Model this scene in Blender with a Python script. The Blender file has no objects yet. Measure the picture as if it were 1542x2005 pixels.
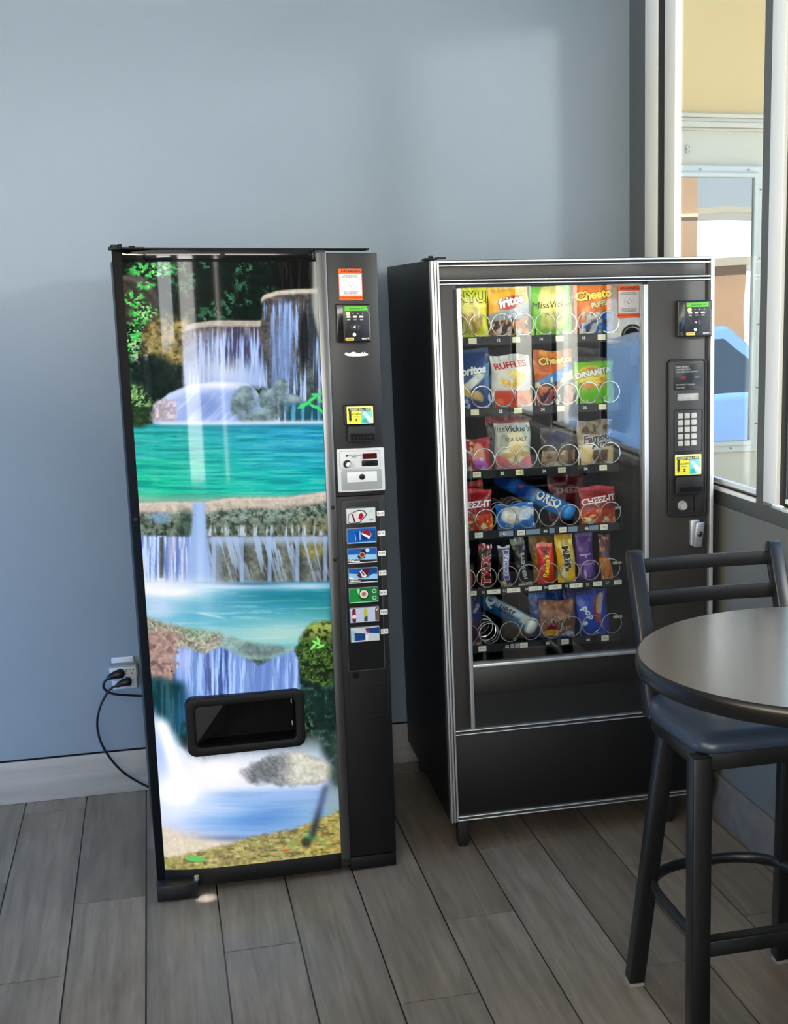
import bpy, bmesh, math, random
import numpy as np
from mathutils import Matrix, Vector
random.seed(7)
SC = bpy.context.scene
COL = SC.collection
PI = math.pi

# ------------------------------------------------------------------ helpers
def lin(c):
    """sRGB 0-255 -> linear rgb tuple"""
    out = []
    for v in c[:3]:
        v = max(0.0, v / 255.0)
        out.append(v / 12.92 if v <= .04045 else ((v + .055) / 1.055) ** 2.4)
    return tuple(out)

def linarr(a):
    a = np.clip(a / 255.0, 0, None)
    return np.where(a <= .04045, a / 12.92, ((a + .055) / 1.055) ** 2.4)

_tab = np.random.RandomState(11).rand(256, 256)
def vnoise(x, y):
    xi = np.floor(x).astype(int); yi = np.floor(y).astype(int)
    fx = x - xi; fy = y - yi
    fx = fx * fx * (3 - 2 * fx); fy = fy * fy * (3 - 2 * fy)
    a = _tab[xi & 255, yi & 255]; b = _tab[(xi + 1) & 255, yi & 255]
    c = _tab[xi & 255, (yi + 1) & 255]; d = _tab[(xi + 1) & 255, (yi + 1) & 255]
    return (a * (1 - fx) + b * fx) * (1 - fy) + (c * (1 - fx) + d * fx) * fy
def fbm(x, y, o=4):
    s = 0; amp = .5; tot = 0
    for k in range(o):
        s = s + amp * vnoise(x * 2 ** k + 17.3 * k, y * 2 ** k + 5.7 * k); tot += amp; amp *= .55
    return s / tot
def ss(a, b, x):
    t = np.clip((x - a) / (b - a), 0, 1)
    return t * t * (3 - 2 * t)
def ell(X, Y, cx, cy, rx, ry, soft=.25, rot=0):
    c, s = math.cos(rot), math.sin(rot)
    dx = X - cx; dy = Y - cy
    d = np.sqrt(((dx * c + dy * s) / rx) ** 2 + ((-dx * s + dy * c) / ry) ** 2)
    return 1 - ss(1 - soft, 1 + soft * .3, d)
def gau(X, Y, cx, cy, rx, ry):
    return np.exp(-(((X - cx) / rx) ** 2 + ((Y - cy) / ry) ** 2))
def box2(X, Y, x0, x1, y0, y1, soft=2.0):
    return ss(x0 - soft, x0 + soft, X) * (1 - ss(x1 - soft, x1 + soft, X)) * ss(y0 - soft, y0 + soft, Y) * (1 - ss(y1 - soft, y1 + soft, Y))
class Paint:
    def __init__(s, shape, base):
        s.c = np.zeros(shape + (3,)); s.c[:] = base
    def lay(s, m, col):
        col = np.asarray(col, float)
        m = np.clip(m, 0, 1)[..., None]
        s.c = s.c * (1 - m) + col * m

class MB:
    """mesh builder: collects primitives and links them as ONE mesh object"""
    def __init__(s):
        s.v = []; s.f = []; s.c = []
    def add(s, vs, fs, col=None):
        o = len(s.v); s.v += [tuple(p) for p in vs]
        s.f += [tuple(i + o for i in f) for f in fs]
        s.c += [col or (1, 1, 1)] * len(vs)
        return s
    def box(s, x0, x1, y0, y1, z0, z1, col=None):
        vs = [(x, y, z) for x in (x0, x1) for y in (y0, y1) for z in (z0, z1)]
        return s.add(vs, [(0, 1, 3, 2), (4, 6, 7, 5), (0, 4, 5, 1), (2, 3, 7, 6), (0, 2, 6, 4), (1, 5, 7, 3)], col)
    def prism(s, pts, y0, y1, col=None):
        """polygon in XZ (ccw seen from -Y) extruded along Y"""
        n = len(pts)
        vs = [(x, y0, z) for x, z in pts] + [(x, y1, z) for x, z in pts]
        fs = [tuple(range(n)), tuple(range(2 * n - 1, n - 1, -1))]
        fs += [(i, i + n, (i + 1) % n + n, (i + 1) % n) for i in range(n)]
        return s.add(vs, fs, col)
    def zprism(s, pts, z0, z1, col=None):
        n = len(pts)
        vs = [(x, y, z0) for x, y in pts] + [(x, y, z1) for x, y in pts]
        fs = [tuple(range(n - 1, -1, -1)), tuple(range(n, 2 * n))]
        fs += [(i, (i + 1) % n, (i + 1) % n + n, i + n) for i in range(n)]
        return s.add(vs, fs, col)
    def rrect(s, x0, x1, z0, z1, y0, y1, r=.004, col=None, n=5):
        return s.prism(rr(x0, x1, z0, z1, r, n), y0, y1, col)
    def frame(s, x0, x1, z0, z1, y0, y1, t, r=.01, ri=None, col=None, n=6):
        """rounded rectangular ring in XZ, thickness t"""
        o = rr(x0, x1, z0, z1, r, n); i = rr(x0 + t, x1 - t, z0 + t, z1 - t, ri or max(r - t, .002), n)
        m = len(o)
        vs = [(x, y0, z) for x, z in o] + [(x, y0, z) for x, z in i] + [(x, y1, z) for x, z in o] + [(x, y1, z) for x, z in i]
        fs = []
        for k in range(m):
            j = (k + 1) % m
            fs += [(k, j, j + m, k + m), (k + 2 * m, k + 3 * m, j + 3 * m, j + 2 * m), (k, k + 2 * m, j + 2 * m, j), (k + m, j + m, j + 3 * m, k + 3 * m)]
        return s.add(vs, fs, col)
    def cyl(s, c, axis, r, h, n=20, r2=None, col=None):
        """cylinder/cone starting at c going h along axis 'x','y','z' or vector"""
        ax = {'x': Vector((1, 0, 0)), 'y': Vector((0, 1, 0)), 'z': Vector((0, 0, 1))}.get(axis) if isinstance(axis, str) else Vector(axis).normalized()
        q = ax.to_track_quat('Z', 'Y').to_matrix(); c = Vector(c)
        r2 = r if r2 is None else r2
        vs = []
        for rad, hh in ((r, 0), (r2, h)):
            for k in range(n):
                a = 2 * PI * k / n
                vs.append(c + q @ Vector((rad * math.cos(a), rad * math.sin(a), hh)))
        fs = [tuple(range(n - 1, -1, -1)), tuple(range(n, 2 * n))] + [(k, (k + 1) % n, (k + 1) % n + n, k + n) for k in range(n)]
        return s.add(vs, fs, col)
    def tube(s, pts, r, n=8, closed=False, col=None, flat=None):
        pts = [Vector(p) for p in pts]; m = len(pts)
        vs = []; prev = None
        for i, p in enumerate(pts):
            a = pts[(i - 1) % m] if (closed or i > 0) else p
            b = pts[(i + 1) % m] if (closed or i < m - 1) else p
            t = (b - a).normalized()
            if prev is None:
                up = Vector((0, 0, 1)) if abs(t.z) < .9 else Vector((1, 0, 0))
                u = t.cross(up).normalized()
            else:
                u = (prev - t * prev.dot(t)).normalized()
            prev = u; w = t.cross(u)
            rr_ = r[i] if isinstance(r, (list, tuple)) else r
            for k in range(n):
                an = 2 * PI * (k + .5) / n
                fx, fy = (1, 1) if not flat else flat
                vs.append(p + u * math.cos(an) * rr_ * fx + w * math.sin(an) * rr_ * fy)
        fs = []
        for i in range(m if closed else m - 1):
            j = (i + 1) % m
            fs += [(i * n + k, i * n + (k + 1) % n, j * n + (k + 1) % n, j * n + k) for k in range(n)]
        if not closed:
            fs += [tuple(range(n - 1, -1, -1)), tuple(range((m - 1) * n, m * n))]
        return s.add(vs, fs, col)
    def lathe(s, prof, c=(0, 0, 0), n=32, col=None, axis='z', caps=True):
        m = len(prof); vs = []
        for r, z in prof:
            for k in range(n):
                a = 2 * PI * k / n
                p = (r * math.cos(a), r * math.sin(a), z)
                if axis == 'y': p = (p[0], p[2], p[1])
                if axis == 'x': p = (p[2], p[0], p[1])
                vs.append((c[0] + p[0], c[1] + p[1], c[2] + p[2]))
        fs = []
        for i in range(m - 1):
            fs += [(i * n + k, i * n + (k + 1) % n, (i + 1) * n + (k + 1) % n, (i + 1) * n + k) for k in range(n)]
        if caps: fs += [tuple(range(n - 1, -1, -1)), tuple(range((m - 1) * n, m * n))]
        return s.add(vs, fs, col)
    def sphere(s, c, r, n=12, sc=(1, 1, 1), col=None):
        pr = [(max(1e-4, r * math.sin(PI * k / n)), -r * math.cos(PI * k / n)) for k in range(n + 1)]
        o = len(s.v)
        s.lathe(pr, (0, 0, 0), n * 2, col)
        for i in range(o, len(s.v)):
            p = s.v[i]; s.v[i] = (c[0] + p[0] * sc[0], c[1] + p[1] * sc[1], c[2] + p[2] * sc[2])
        return s
    def text(s, txt, x, z, y, size, col=None, bold=0, shear=0, ax='c', rot=0, sx=1.0):
        """flat lettering in the XZ plane facing -Y"""
        vs, fs = glyphs(txt, bold, shear)
        if not vs: return s
        xs = [p[0] for p in vs]; w = (min(xs) + max(xs)) / 2
        ys = [p[1] for p in vs]; h = (min(ys) + max(ys)) / 2
        off = {'c': w, 'l': min(xs), 'r': max(xs)}[ax]
        c_, s_ = math.cos(rot), math.sin(rot)
        out = []
        for px, py in vs:
            a = (px - off) * size * sx; b = (py - h) * size
            out.append((x + a * c_ - b * s_, y, z + a * s_ + b * c_))
        return s.add(out, fs, col)
    def build(s, name, mat, parent=None, bev=0, smooth=False, M=None, seg=2, colors=False, ang=50):
        me = bpy.data.meshes.new(name)
        me.from_pydata(s.v, [], s.f)
        if colors:
            at = me.color_attributes.new('Col', 'FLOAT_COLOR', 'POINT')
            arr = np.ones((len(s.v), 4), np.float32); arr[:, :3] = np.array(s.c, np.float32)
            at.data.foreach_set('color', arr.ravel())
        if bev:
            bm = bmesh.new(); bm.from_mesh(me)
            ed = [e for e in bm.edges if len(e.link_faces) == 2 and e.calc_face_angle(0) > math.radians(40)]
            if ed: bmesh.ops.bevel(bm, geom=ed, offset=bev, segments=seg, profile=.5, affect='EDGES', clamp_overlap=True)
            bm.to_mesh(me); bm.free()
        if smooth or bev:
            me.polygons.foreach_set('use_smooth', [True] * len(me.polygons))
            try: me.set_sharp_from_angle(angle=math.radians(ang))
            except Exception: pass
        me.update()
        if mat: me.materials.append(mat)
        o = bpy.data.objects.new(name, me); COL.objects.link(o)
        if parent: o.parent = parent
        if M is not None: o.matrix_local = M
        return o

def rr(x0, x1, z0, z1, r, n=5):
    pts = []
    for cx, cz, a0 in ((x1 - r, z0 + r, -PI / 2), (x1 - r, z1 - r, 0), (x0 + r, z1 - r, PI / 2), (x0 + r, z0 + r, PI)):
        for k in range(n + 1):
            a = a0 + PI / 2 * k / n
            pts.append((cx + r * math.cos(a), cz + r * math.sin(a)))
    return pts

_gl = {}
def glyphs(txt, bold=0, shear=0):
    key = (txt, bold, shear)
    if key not in _gl:
        cu = bpy.data.curves.new('lettering', 'FONT')
        cu.body = txt; cu.size = 1.0; cu.offset = bold; cu.shear = shear; cu.resolution_u = 3; cu.fill_mode = 'FRONT'
        ob = bpy.data.objects.new('lettering', cu)
        me = ob.to_mesh()
        vs = [(v.co.x, v.co.y) for v in me.vertices]; fs = [tuple(p.vertices) for p in me.polygons]
        # make all faces look towards the reader (-Y once stood up)
        out = []
        for f in fs:
            a = 0
            for i in range(len(f)):
                p, q = vs[f[i]], vs[f[(i + 1) % len(f)]]; a += p[0] * q[1] - q[0] * p[1]
            out.append(f if a > 0 else f[::-1])
        ob.to_mesh_clear(); bpy.data.objects.remove(ob); bpy.data.curves.remove(cu)
        _gl[key] = (vs, out)
    return _gl[key]

def empty(name, M=None, label=None, cat=None, group=None, kind=None, parent=None):
    o = bpy.data.objects.new(name, None); COL.objects.link(o)
    o.empty_display_size = .1
    if parent: o.parent = parent
    if M is not None: o.matrix_local = M
    return tag(o, label, cat, group, kind)
def tag(o, label=None, cat=None, group=None, kind=None):
    if label: o['label'] = label
    if cat: o['category'] = cat
    if group: o['group'] = group
    if kind: o['kind'] = kind
    return o
def T(x, y, z): return Matrix.Translation((x, y, z))
def R(a, ax): return Matrix.Rotation(a, 4, ax)

# ------------------------------------------------------------------ materials
def mat(name, rgb=None, rough=.5, metal=0, spec=.5, coat=0, emis=None, es=1.0, attr=False, noise=None, bump=None, alpha=1, ior=None, raw=None, emit_attr=0, var=None):
    m = bpy.data.materials.new(name); m.use_nodes = True
    nt = m.node_tree; b = nt.nodes['Principled BSDF']
    c = raw if raw else (lin(rgb) if rgb else (1, 1, 1))
    b.inputs['Base Color'].default_value = (*c, 1)
    b.inputs['Roughness'].default_value = rough; b.inputs['Metallic'].default_value = metal
    b.inputs['Specular IOR Level'].default_value = spec; b.inputs['Coat Weight'].default_value = coat
    b.inputs['Coat Roughness'].default_value = .03
    if ior: b.inputs['IOR'].default_value = ior
    if emis:
        b.inputs['Emission Color'].default_value = (*lin(emis), 1); b.inputs['Emission Strength'].default_value = es
    src = None
    if attr:
        a = nt.nodes.new('ShaderNodeAttribute'); a.attribute_name = 'Col'; src = a.outputs['Color']
        nt.links.new(src, b.inputs['Base Color'])
        if emit_attr:
            nt.links.new(src, b.inputs['Emission Color']); b.inputs['Emission Strength'].default_value = emit_attr
    if var:      # (scale, amount): soft mottling of the base colour
        tc = nt.nodes.new('ShaderNodeTexCoord'); n = nt.nodes.new('ShaderNodeTexNoise'); n.inputs['Scale'].default_value = var[0]; n.inputs['Detail'].default_value = 5
        mp = nt.nodes.new('ShaderNodeMapping'); mp.inputs['Scale'].default_value = var[2] if len(var) > 2 else (1, 1, 1)
        nt.links.new(tc.outputs['Object'], mp.inputs['Vector']); nt.links.new(mp.outputs['Vector'], n.inputs['Vector'])
        mr = nt.nodes.new('ShaderNodeMapRange'); mr.inputs['From Min'].default_value = .3; mr.inputs['From Max'].default_value = .7
        mr.inputs['To Min'].default_value = 1 - var[1]; mr.inputs['To Max'].default_value = 1 + var[1]
        nt.links.new(n.outputs['Fac'], mr.inputs['Value'])
        mx = nt.nodes.new('ShaderNodeMix'); mx.data_type = 'RGBA'; mx.blend_type = 'MULTIPLY'; mx.inputs['Factor'].default_value = 1
        if src: nt.links.new(src, mx.inputs['A'])
        else: mx.inputs['A'].default_value = (*c, 1)
        nt.links.new(mr.outputs['Result'], mx.inputs['B'])
        nt.links.new(mx.outputs['Result'], b.inputs['Base Color'])
    if bump:     # (scale, strength, distance)
        tc = nt.nodes.new('ShaderNodeTexCoord'); n = nt.nodes.new('ShaderNodeTexNoise'); n.inputs['Scale'].default_value = bump[0]; n.inputs['Detail'].default_value = 4
        nt.links.new(tc.outputs['Object'], n.inputs['Vector'])
        bp = nt.nodes.new('ShaderNodeBump'); bp.inputs['Strength'].default_value = bump[1]; bp.inputs['Distance'].default_value = bump[2]
        nt.links.new(n.outputs['Fac'], bp.inputs['Height']); nt.links.new(bp.outputs['Normal'], b.inputs['Normal'])
    return m
def glassmat(name, refl=.1, tint=(1, 1, 1), rough=0.0):
    m = bpy.data.materials.new(name); m.use_nodes = True; nt = m.node_tree; nt.nodes.clear()
    out = nt.nodes.new('ShaderNodeOutputMaterial'); mix = nt.nodes.new('ShaderNodeMixShader')
    tr = nt.nodes.new('ShaderNodeBsdfTransparent'); tr.inputs['Color'].default_value = (*tint, 1)
    gl = nt.nodes.new('ShaderNodeBsdfGlossy'); gl.inputs['Roughness'].default_value = rough
    lw = nt.nodes.new('ShaderNodeLayerWeight'); lw.inputs['Blend'].default_value = .25
    mr = nt.nodes.new('ShaderNodeMapRange'); mr.inputs['To Min'].default_value = refl; mr.inputs['To Max'].default_value = 1.0
    mr.inputs['From Min'].default_value = 0.0
    pw = nt.nodes.new('ShaderNodeMath'); pw.operation = 'POWER'; pw.inputs[1].default_value = 3
    nt.links.new(lw.outputs['Facing'], pw.inputs[0]); nt.links.new(pw.outputs[0], mr.inputs['Value'])
    nt.links.new(mr.outputs['Result'], mix.inputs['Fac'])
    nt.links.new(tr.outputs[0], mix.inputs[1]); nt.links.new(gl.outputs[0], mix.inputs[2]); nt.links.new(mix.outputs[0], out.inputs['Surface'])
    return m

K = {}
K['black'] = mat('black_enamel', (13, 14, 16), .5, spec=.3)
K['blackgloss'] = mat('black_gloss_plastic', (12, 12, 13), .14, coat=.3)
K['trimgloss'] = mat('black_trim_gloss', (10, 10, 11), .05, spec=.5)
K['blackmat'] = mat('black_matte_plastic', (14, 15, 17), .6)
K['hole'] = mat('dark_hollow', (4, 4, 5), .7, spec=.2)
K['silver'] = mat('brushed_aluminium', (205, 208, 210), .38, metal=.75)
K['steel'] = mat('bright_wire', (225, 225, 222), .22, metal=.9)
K['whiteplastic'] = mat('white_plastic', (222, 224, 226), .4)
K['greyplastic'] = mat('grey_plastic', (150, 156, 158), .45)
K['attr'] = mat('printed_sheet', rough=.35, attr=True)
K['attrmatte'] = mat('printed_paper', rough=.6, attr=True, spec=.3)
K['pouch'] = mat('printed_foil_pouch', rough=.3, attr=True, spec=.42, bump=(48, .6, .005))

K['screw'] = mat('dark_screw', (90, 92, 92), .4, metal=.6)
# ------------------------------------------------------------------ room shell
WB = 4.906      # back wall plane (y)
WR = 1.737      # right wall plane (x)
XL, YF, ZC = -3.2, -3.0, 3.05
def struct(o): o['kind'] = 'structure'; return o

def wallmat(name, rgb, rough=.55, spec=.4):
    return mat(name, rgb, rough, spec=spec, bump=(220, .12, .002), var=(1.3, .03))
M_blue = wallmat('blue_grey_wall_paint', (132, 147, 161), .42, .45)
M_grey = wallmat('dark_grey_wall_paint', (112, 113, 110), .5)
M_band = mat('charcoal_trim_paint', (88, 90, 89), .4)
M_frame = mat('white_window_frame', (240, 241, 238), .4)
M_gasket = mat('black_gasket', (18, 19, 20), .5)

# wood-look tiles: one mesh, every tile with its own tone, dark grout between
def floor():
    pitch = .2055; x0 = -.5424; g = .0042
    offs = {-1: 4.19, 0: 3.516, 1: 3.965, 2: 4.33, 3: 3.521, 4: 4.02, 5: 3.102, 6: 3.53, 7: 3.99, 8: 3.103, 9: 3.73, 10: 3.3}
    rng = random.Random(3); b = MB(); per = 1.262
    k0 = int((XL - x0) / pitch) - 1
    for k in range(k0, 30):
        xa = x0 + pitch * k; xb = xa + pitch
        if xa > WR + .1: break
        xb = min(xb, WR + .02)
        off = offs.get(k, rng.uniform(0, per))
        n0 = math.floor((YF - off) / per) - 1
        for n in range(n0, n0 + 9):
            ya = max(off + per * n, YF); yb = min(off + per * (n + 1), WB)
            if yb - ya < .02: continue
            t = rng.uniform(.86, 1.1); h = rng.uniform(-.02, .03)
            col = (t * (1 + h), t, t * (1 - h))
            e = .0002
            top = [(xa + g / 2 + e, ya + g / 2 + e, 0), (xb - g / 2 - e, ya + g / 2 + e, 0), (xb - g / 2 - e, yb - g / 2 - e, 0), (xa + g / 2 + e, yb - g / 2 - e, 0)]
            low = [(xa + g / 2, ya + g / 2, -.0035), (xb - g / 2, ya + g / 2, -.0035), (xb - g / 2, yb - g / 2, -.0035), (xa + g / 2, yb - g / 2, -.0035)]
            b.add(top + low, [(0, 1, 2, 3), (4, 5, 1, 0), (5, 6, 2, 1), (6, 7, 3, 2), (7, 4, 0, 3)], col)
    b.box(XL, WR + .16, YF, WB + .02, -.06, -.003, (.05, .048, .046))
    m = mat('wood_look_tile', rough=.33, attr=True, spec=.45)
    nt = m.node_tree; p = nt.nodes['Principled BSDF']; at = [n for n in nt.nodes if n.type == 'ATTRIBUTE'][0]
    tc = nt.nodes.new('ShaderNodeTexCoord')
    def noise(sc, detail, w=(1, 1, 1)):
        mp = nt.nodes.new('ShaderNodeMapping'); mp.inputs['Scale'].default_value = w
        # each tile shifts the grain by its own tone
        ad = nt.nodes.new('ShaderNodeVectorMath'); ad.operation = 'MULTIPLY_ADD'; ad.inputs[1].default_value = (37, 23, 11)
        nt.links.new(at.outputs['Color'], ad.inputs[0]); nt.links.new(tc.outputs['Object'], ad.inputs[2])
        nt.links.new(ad.outputs[0], mp.inputs['Vector'])
        n = nt.nodes.new('ShaderNodeTexNoise'); n.inputs['Scale'].default_value = sc; n.inputs['Detail'].default_value = detail; n.inputs['Roughness'].default_value = .62
        n.inputs['Distortion'].default_value = .6
        nt.links.new(mp.outputs['Vector'], n.inputs['Vector']); return n
    n1 = noise(1, 8, (42, 2.2, 1)); n2 = noise(1, 4, (7, 1.6, 1))
    r = nt.nodes.new('ShaderNodeValToRGB'); e = r.color_ramp.elements
    e[0].position = .28; e[0].color = (*lin((100, 89, 78)), 1); e[1].position = .72; e[1].color = (*lin((168, 156, 143)), 1)
    el = r.color_ramp.elements.new(.5); el.color = (*lin((138, 127, 115)), 1)
    mx = nt.nodes.new('ShaderNodeMath'); mx.operation = 'MULTIPLY_ADD'; mx.inputs[1].default_value = .55
    m2 = nt.nodes.new('ShaderNodeMath'); m2.operation = 'MULTIPLY'; m2.inputs[1].default_value = .45
    nt.links.new(n2.outputs['Fac'], m2.inputs[0]); nt.links.new(n1.outputs['Fac'], mx.inputs[0]); nt.links.new(m2.outputs[0], mx.inputs[2])
    nt.links.new(mx.outputs[0], r.inputs['Fac'])
    mu = nt.nodes.new('ShaderNodeMix'); mu.data_type = 'RGBA'; mu.blend_type = 'MULTIPLY'; mu.inputs['Factor'].default_value = 1
    nt.links.new(r.outputs['Color'], mu.inputs['A']); nt.links.new(at.outputs['Color'], mu.inputs['B']); nt.links.new(mu.outputs['Result'], p.inputs['Base Color'])
    bp = nt.nodes.new('ShaderNodeBump'); bp.inputs['Strength'].default_value = .12; bp.inputs['Distance'].default_value = .002
    nt.links.new(n1.outputs['Fac'], bp.inputs['Height']); nt.links.new(bp.outputs['Normal'], p.inputs['Normal'])
    return struct(b.build('floor', m, colors=True))
floor()

struct(MB().box(XL - .1, WR + .16, WB, WB + .12, -.05, ZC).build('wall_back', M_blue))
struct(MB().box(XL - .12, XL, YF, WB, -.05, ZC).build('wall_left', M_blue))
struct(MB().box(XL - .1, WR + .16, YF - .1, WB + .1, ZC, ZC + .1).build('ceiling', mat('white_ceiling_tile', (215, 215, 210), .8)))
# wall behind the camera with two tall glazed openings
FW = [(-2.05, -1.15), (-.78, -.18), (.42, .50)]
b = MB(); x = XL
for xa, xb in FW:
    b.box(x, xa, YF - .12, YF, -.05, 2.28); b.box(xa, xb, YF - .12, YF, 2.2, 2.28); b.box(xa, xb, YF - .12, YF, -.05, .35); x = xb
b.box(x, WR + .16, YF - .12, YF, -.05, 2.28); b.box(XL, WR + .16, YF - .12, YF, 2.97, ZC); b.box(1.5, WR + .16, YF - .12, YF, 2.28, 2.97)  # high gap made up to hold a fill lamp
struct(b.build('wall_front', M_blue))

struct(MB().box(-.86, -.74, -1.0, 2.1, -.01, 1.5).build('wall_light_blocker', M_grey))  # unseen low wall added to keep light off the lower right
struct(MB().box(-1.9, -1.82, .9, 3.5, -.01, 2.08).build('wall_light_blocker_far', M_grey))  # unseen panel added to shade the lower left of the back wall
M_base = mat('wood_look_baseboard_tile', (168, 164, 160), .45, var=(2.2, .16, (1, 1, 9)))
b = MB().box(XL, WR, WB - .011, WB, 0, .1555); struct(b.build('baseboard_back', M_base, bev=.002))
struct(MB().box(XL, WR, WB - .005, WB, .1555, .1605).build('trim_5', K['hole']))  # dark strip: caulk gap and its shadow line put in as colour
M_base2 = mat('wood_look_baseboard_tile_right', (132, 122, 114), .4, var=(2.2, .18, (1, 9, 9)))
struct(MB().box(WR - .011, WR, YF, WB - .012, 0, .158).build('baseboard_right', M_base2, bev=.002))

# right wall: knee wall, piers and header around the window openings (y from the corner towards the camera)
SILL = 1.115
OPEN = [(3.75, 4.448), (2.565, 3.58), (1.70, 2.19), (.80, 1.29)]
TH = .03
struct(MB().box(WR, WR + TH, 2.555, WB, -.05, 1.066).build('wall_right', M_grey))
struct(MB().box(WR, WR + TH, 4.745, WB, 1.066, ZC).build('wall_right_corner', wallmat('corner_dark_grey', (88, 94, 98), .5)))  # corner strip in a darker grey than the wall below
b = MB(); b.box(WR, WR + TH, YF, 2.555, -.05, 1.066)
for ya, yb in ((2.19, 2.555), (1.29, 1.69), (YF, .79)):
    b.box(WR, WR + TH, ya, yb, 1.066, ZC)
b.box(WR, WR + TH, .79, 4.745, 2.8, ZC)
struct(b.build('wall_right_pier', wallmat('darkened_pier_wall', (24, 25, 26), .5)))  # room's dimness put into the wall colour, for dark glass reflections
# charcoal band along the top of the knee wall, with a fine seam under it
struct(MB().box(WR - .004, WR + .03, YF, 4.745, 1.069, SILL).build('trim_1', M_band, bev=.001))
struct(MB().box(WR - .0045, WR - .001, YF, 4.745, 1.0655, 1.0688).build('trim_2', mat('pale_seam', (120, 120, 116), .5)))
struct(MB().box(WR - .002, WR + .03, 3.703, 3.752, SILL, 2.8).build('trim_3', M_band))

M_pane = glassmat('window_glass', .06, (.96, .98, .97))
def window(n, ya, yb, fl, fr):
    """opening ya..yb; fl / fr: white frame width on the near and the far side"""
    w = struct(empty('window_%d' % n, T(WR, 0, 0)))
    b = MB()
    if fr: b.box(-.002, .022, yb, yb + fr, SILL + .012, 2.8)
    if fl: b.box(-.002, .022, ya - fl, ya, SILL + .012, 2.8)
    b.box(-.002, .022, ya, yb, 2.72, 2.8)
    b.build('window_frame', M_frame, w, bev=.002)
    MB().box(-.006, .03, ya - fl, yb + fr, SILL, SILL + .012).build('sill_ledge', M_frame, w, bev=.002)
    b = MB(); t = .008
    (None if fr else b.box(.006, .02, yb - t, yb, SILL + .012, 2.72)); b.box(.006, .02, ya, ya + t, SILL + .012, 2.72); b.box(.006, .02, ya, yb, SILL + .012, SILL + .018); b.box(.006, .02, ya, yb, 2.7, 2.72)
    b.build('gasket', M_gasket, w)
    MB().box(.012, .014, ya + t, yb - (0 if fr else t), SILL + .018, 2.7).build('pane', M_pane, w)
    MB().box(.004, .022, ya + t, yb - t, SILL + .024, SILL + .036).build('bottom_rail', M_frame, w)
window(1, 3.76, 4.448, .0, .098)
window(2, 2.565, 3.575, .01, .0)
window(3, 1.70, 2.19, .01, .0)
window(4, .80, 1.29, .01, .0)
# the corner post: white jamb, dark gap, and the white mullion between the first two windows
struct(MB().box(WR - .003, WR + .02, 4.613, 4.735, SILL, 2.8).build('trim_6', M_frame, bev=.002))
struct(MB().box(WR + .0006, WR + .03, 4.546, 4.6125, SILL, 2.8).build('trim_7', M_gasket))
struct(MB().box(WR - .003, WR + .03, 3.615, 3.703, SILL + .012, 2.8).build('trim_8', M_frame, bev=.002))
struct(MB().box(WR + .01, WR + .03, 3.575, 3.615, SILL + .012, 2.8).build('trim_9', M_gasket))

# ------------------------------------------------------------------ outside the window: pale facade facing the camera
EY = 5.3
M_stucco = mat('cream_stucco', (162, 140, 92), .85, bump=(90, .3, .003))
M_panel = mat('pale_painted_panel', (150, 146, 130), .6)
M_wf = mat('pale_grey_window_frame', (148, 152, 144), .45)
f = struct(MB().box(1.9, 2.52, EY, EY + .2, -.1, 2.38).build('wall_outside', M_panel))
struct(MB().box(1.9, 2.52, EY - .012, EY + .2, 2.44, 4.2).build('wall_outside_upper', M_stucco))
b = MB(); b.box(1.9, 2.52, EY - .03, EY, 2.425, 2.44); b.box(1.9, 2.52, EY - .02, EY, 2.408, 2.425); b.box(1.9, 2.52, EY - .026, EY, 2.388, 2.408); b.box(1.9, 2.52, EY - .008, EY, 2.376, 2.388)
struct(b.build('trim_10', M_panel, bev=.002))
w5 = struct(empty('window_5', T(0, EY, 0)))
b = MB()
b.frame(1.2, 2.448, 1.085, 2.242, -.022, 0, .030, .002); b.build('window_frame', M_wf, w5, bev=.002)
MB().frame(1.228, 2.42, 1.113, 2.214, -.034, -.001, .018, .002).build('inner_frame', M_wf, w5, bev=.002)
m = bpy.data.materials.new('mirrored_outside_glass'); m.use_nodes = True
p = m.node_tree.nodes['Principled BSDF']; p.inputs['Base Color'].default_value = (.02, .02, .022, 1); p.inputs['Roughness'].default_value = .0; p.inputs['IOR'].default_value = 2.8
nz = m.node_tree.nodes.new('ShaderNodeTexNoise'); nz.inputs['Scale'].default_value = 3.0; nz.inputs['Detail'].default_value = 1
tcn = m.node_tree.nodes.new('ShaderNodeTexCoord'); m.node_tree.links.new(tcn.outputs['Object'], nz.inputs['Vector'])
bpn = m.node_tree.nodes.new('ShaderNodeBump'); bpn.inputs['Strength'].default_value = .03; bpn.inputs['Distance'].default_value = .02
m.node_tree.links.new(nz.outputs['Fac'], bpn.inputs['Height']); m.node_tree.links.new(bpn.outputs['Normal'], p.inputs['Normal'])
MB().box(1.244, 2.404, -.02, -.006, 1.13, 2.198).build('pane', m, w5)
for x, z in ((2.17, 2.226), (2.38, 2.226), (2.435, 2.15), (2.435, 1.88), (2.435, 1.61), (2.435, 1.35), (2.435, 1.2), (2.32, 1.1)):
    MB().cyl((x, -.027, z), 'y', .0035, .006, 10).build('screw', K['screw'], w5)
bell = MB()
for z in (2.312, 2.296): bell.lathe([(.0095, 0), (.0095, -.006), (.006, -.008), (.005, -.004), (.0, -.004)][::-1], (2.124, EY, z), 16, axis='y')
o = bell.build('doorbell_plate', M_wf, smooth=True)
tag(o, 'two small round buttons on the pale panel outside the window', 'button')

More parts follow.
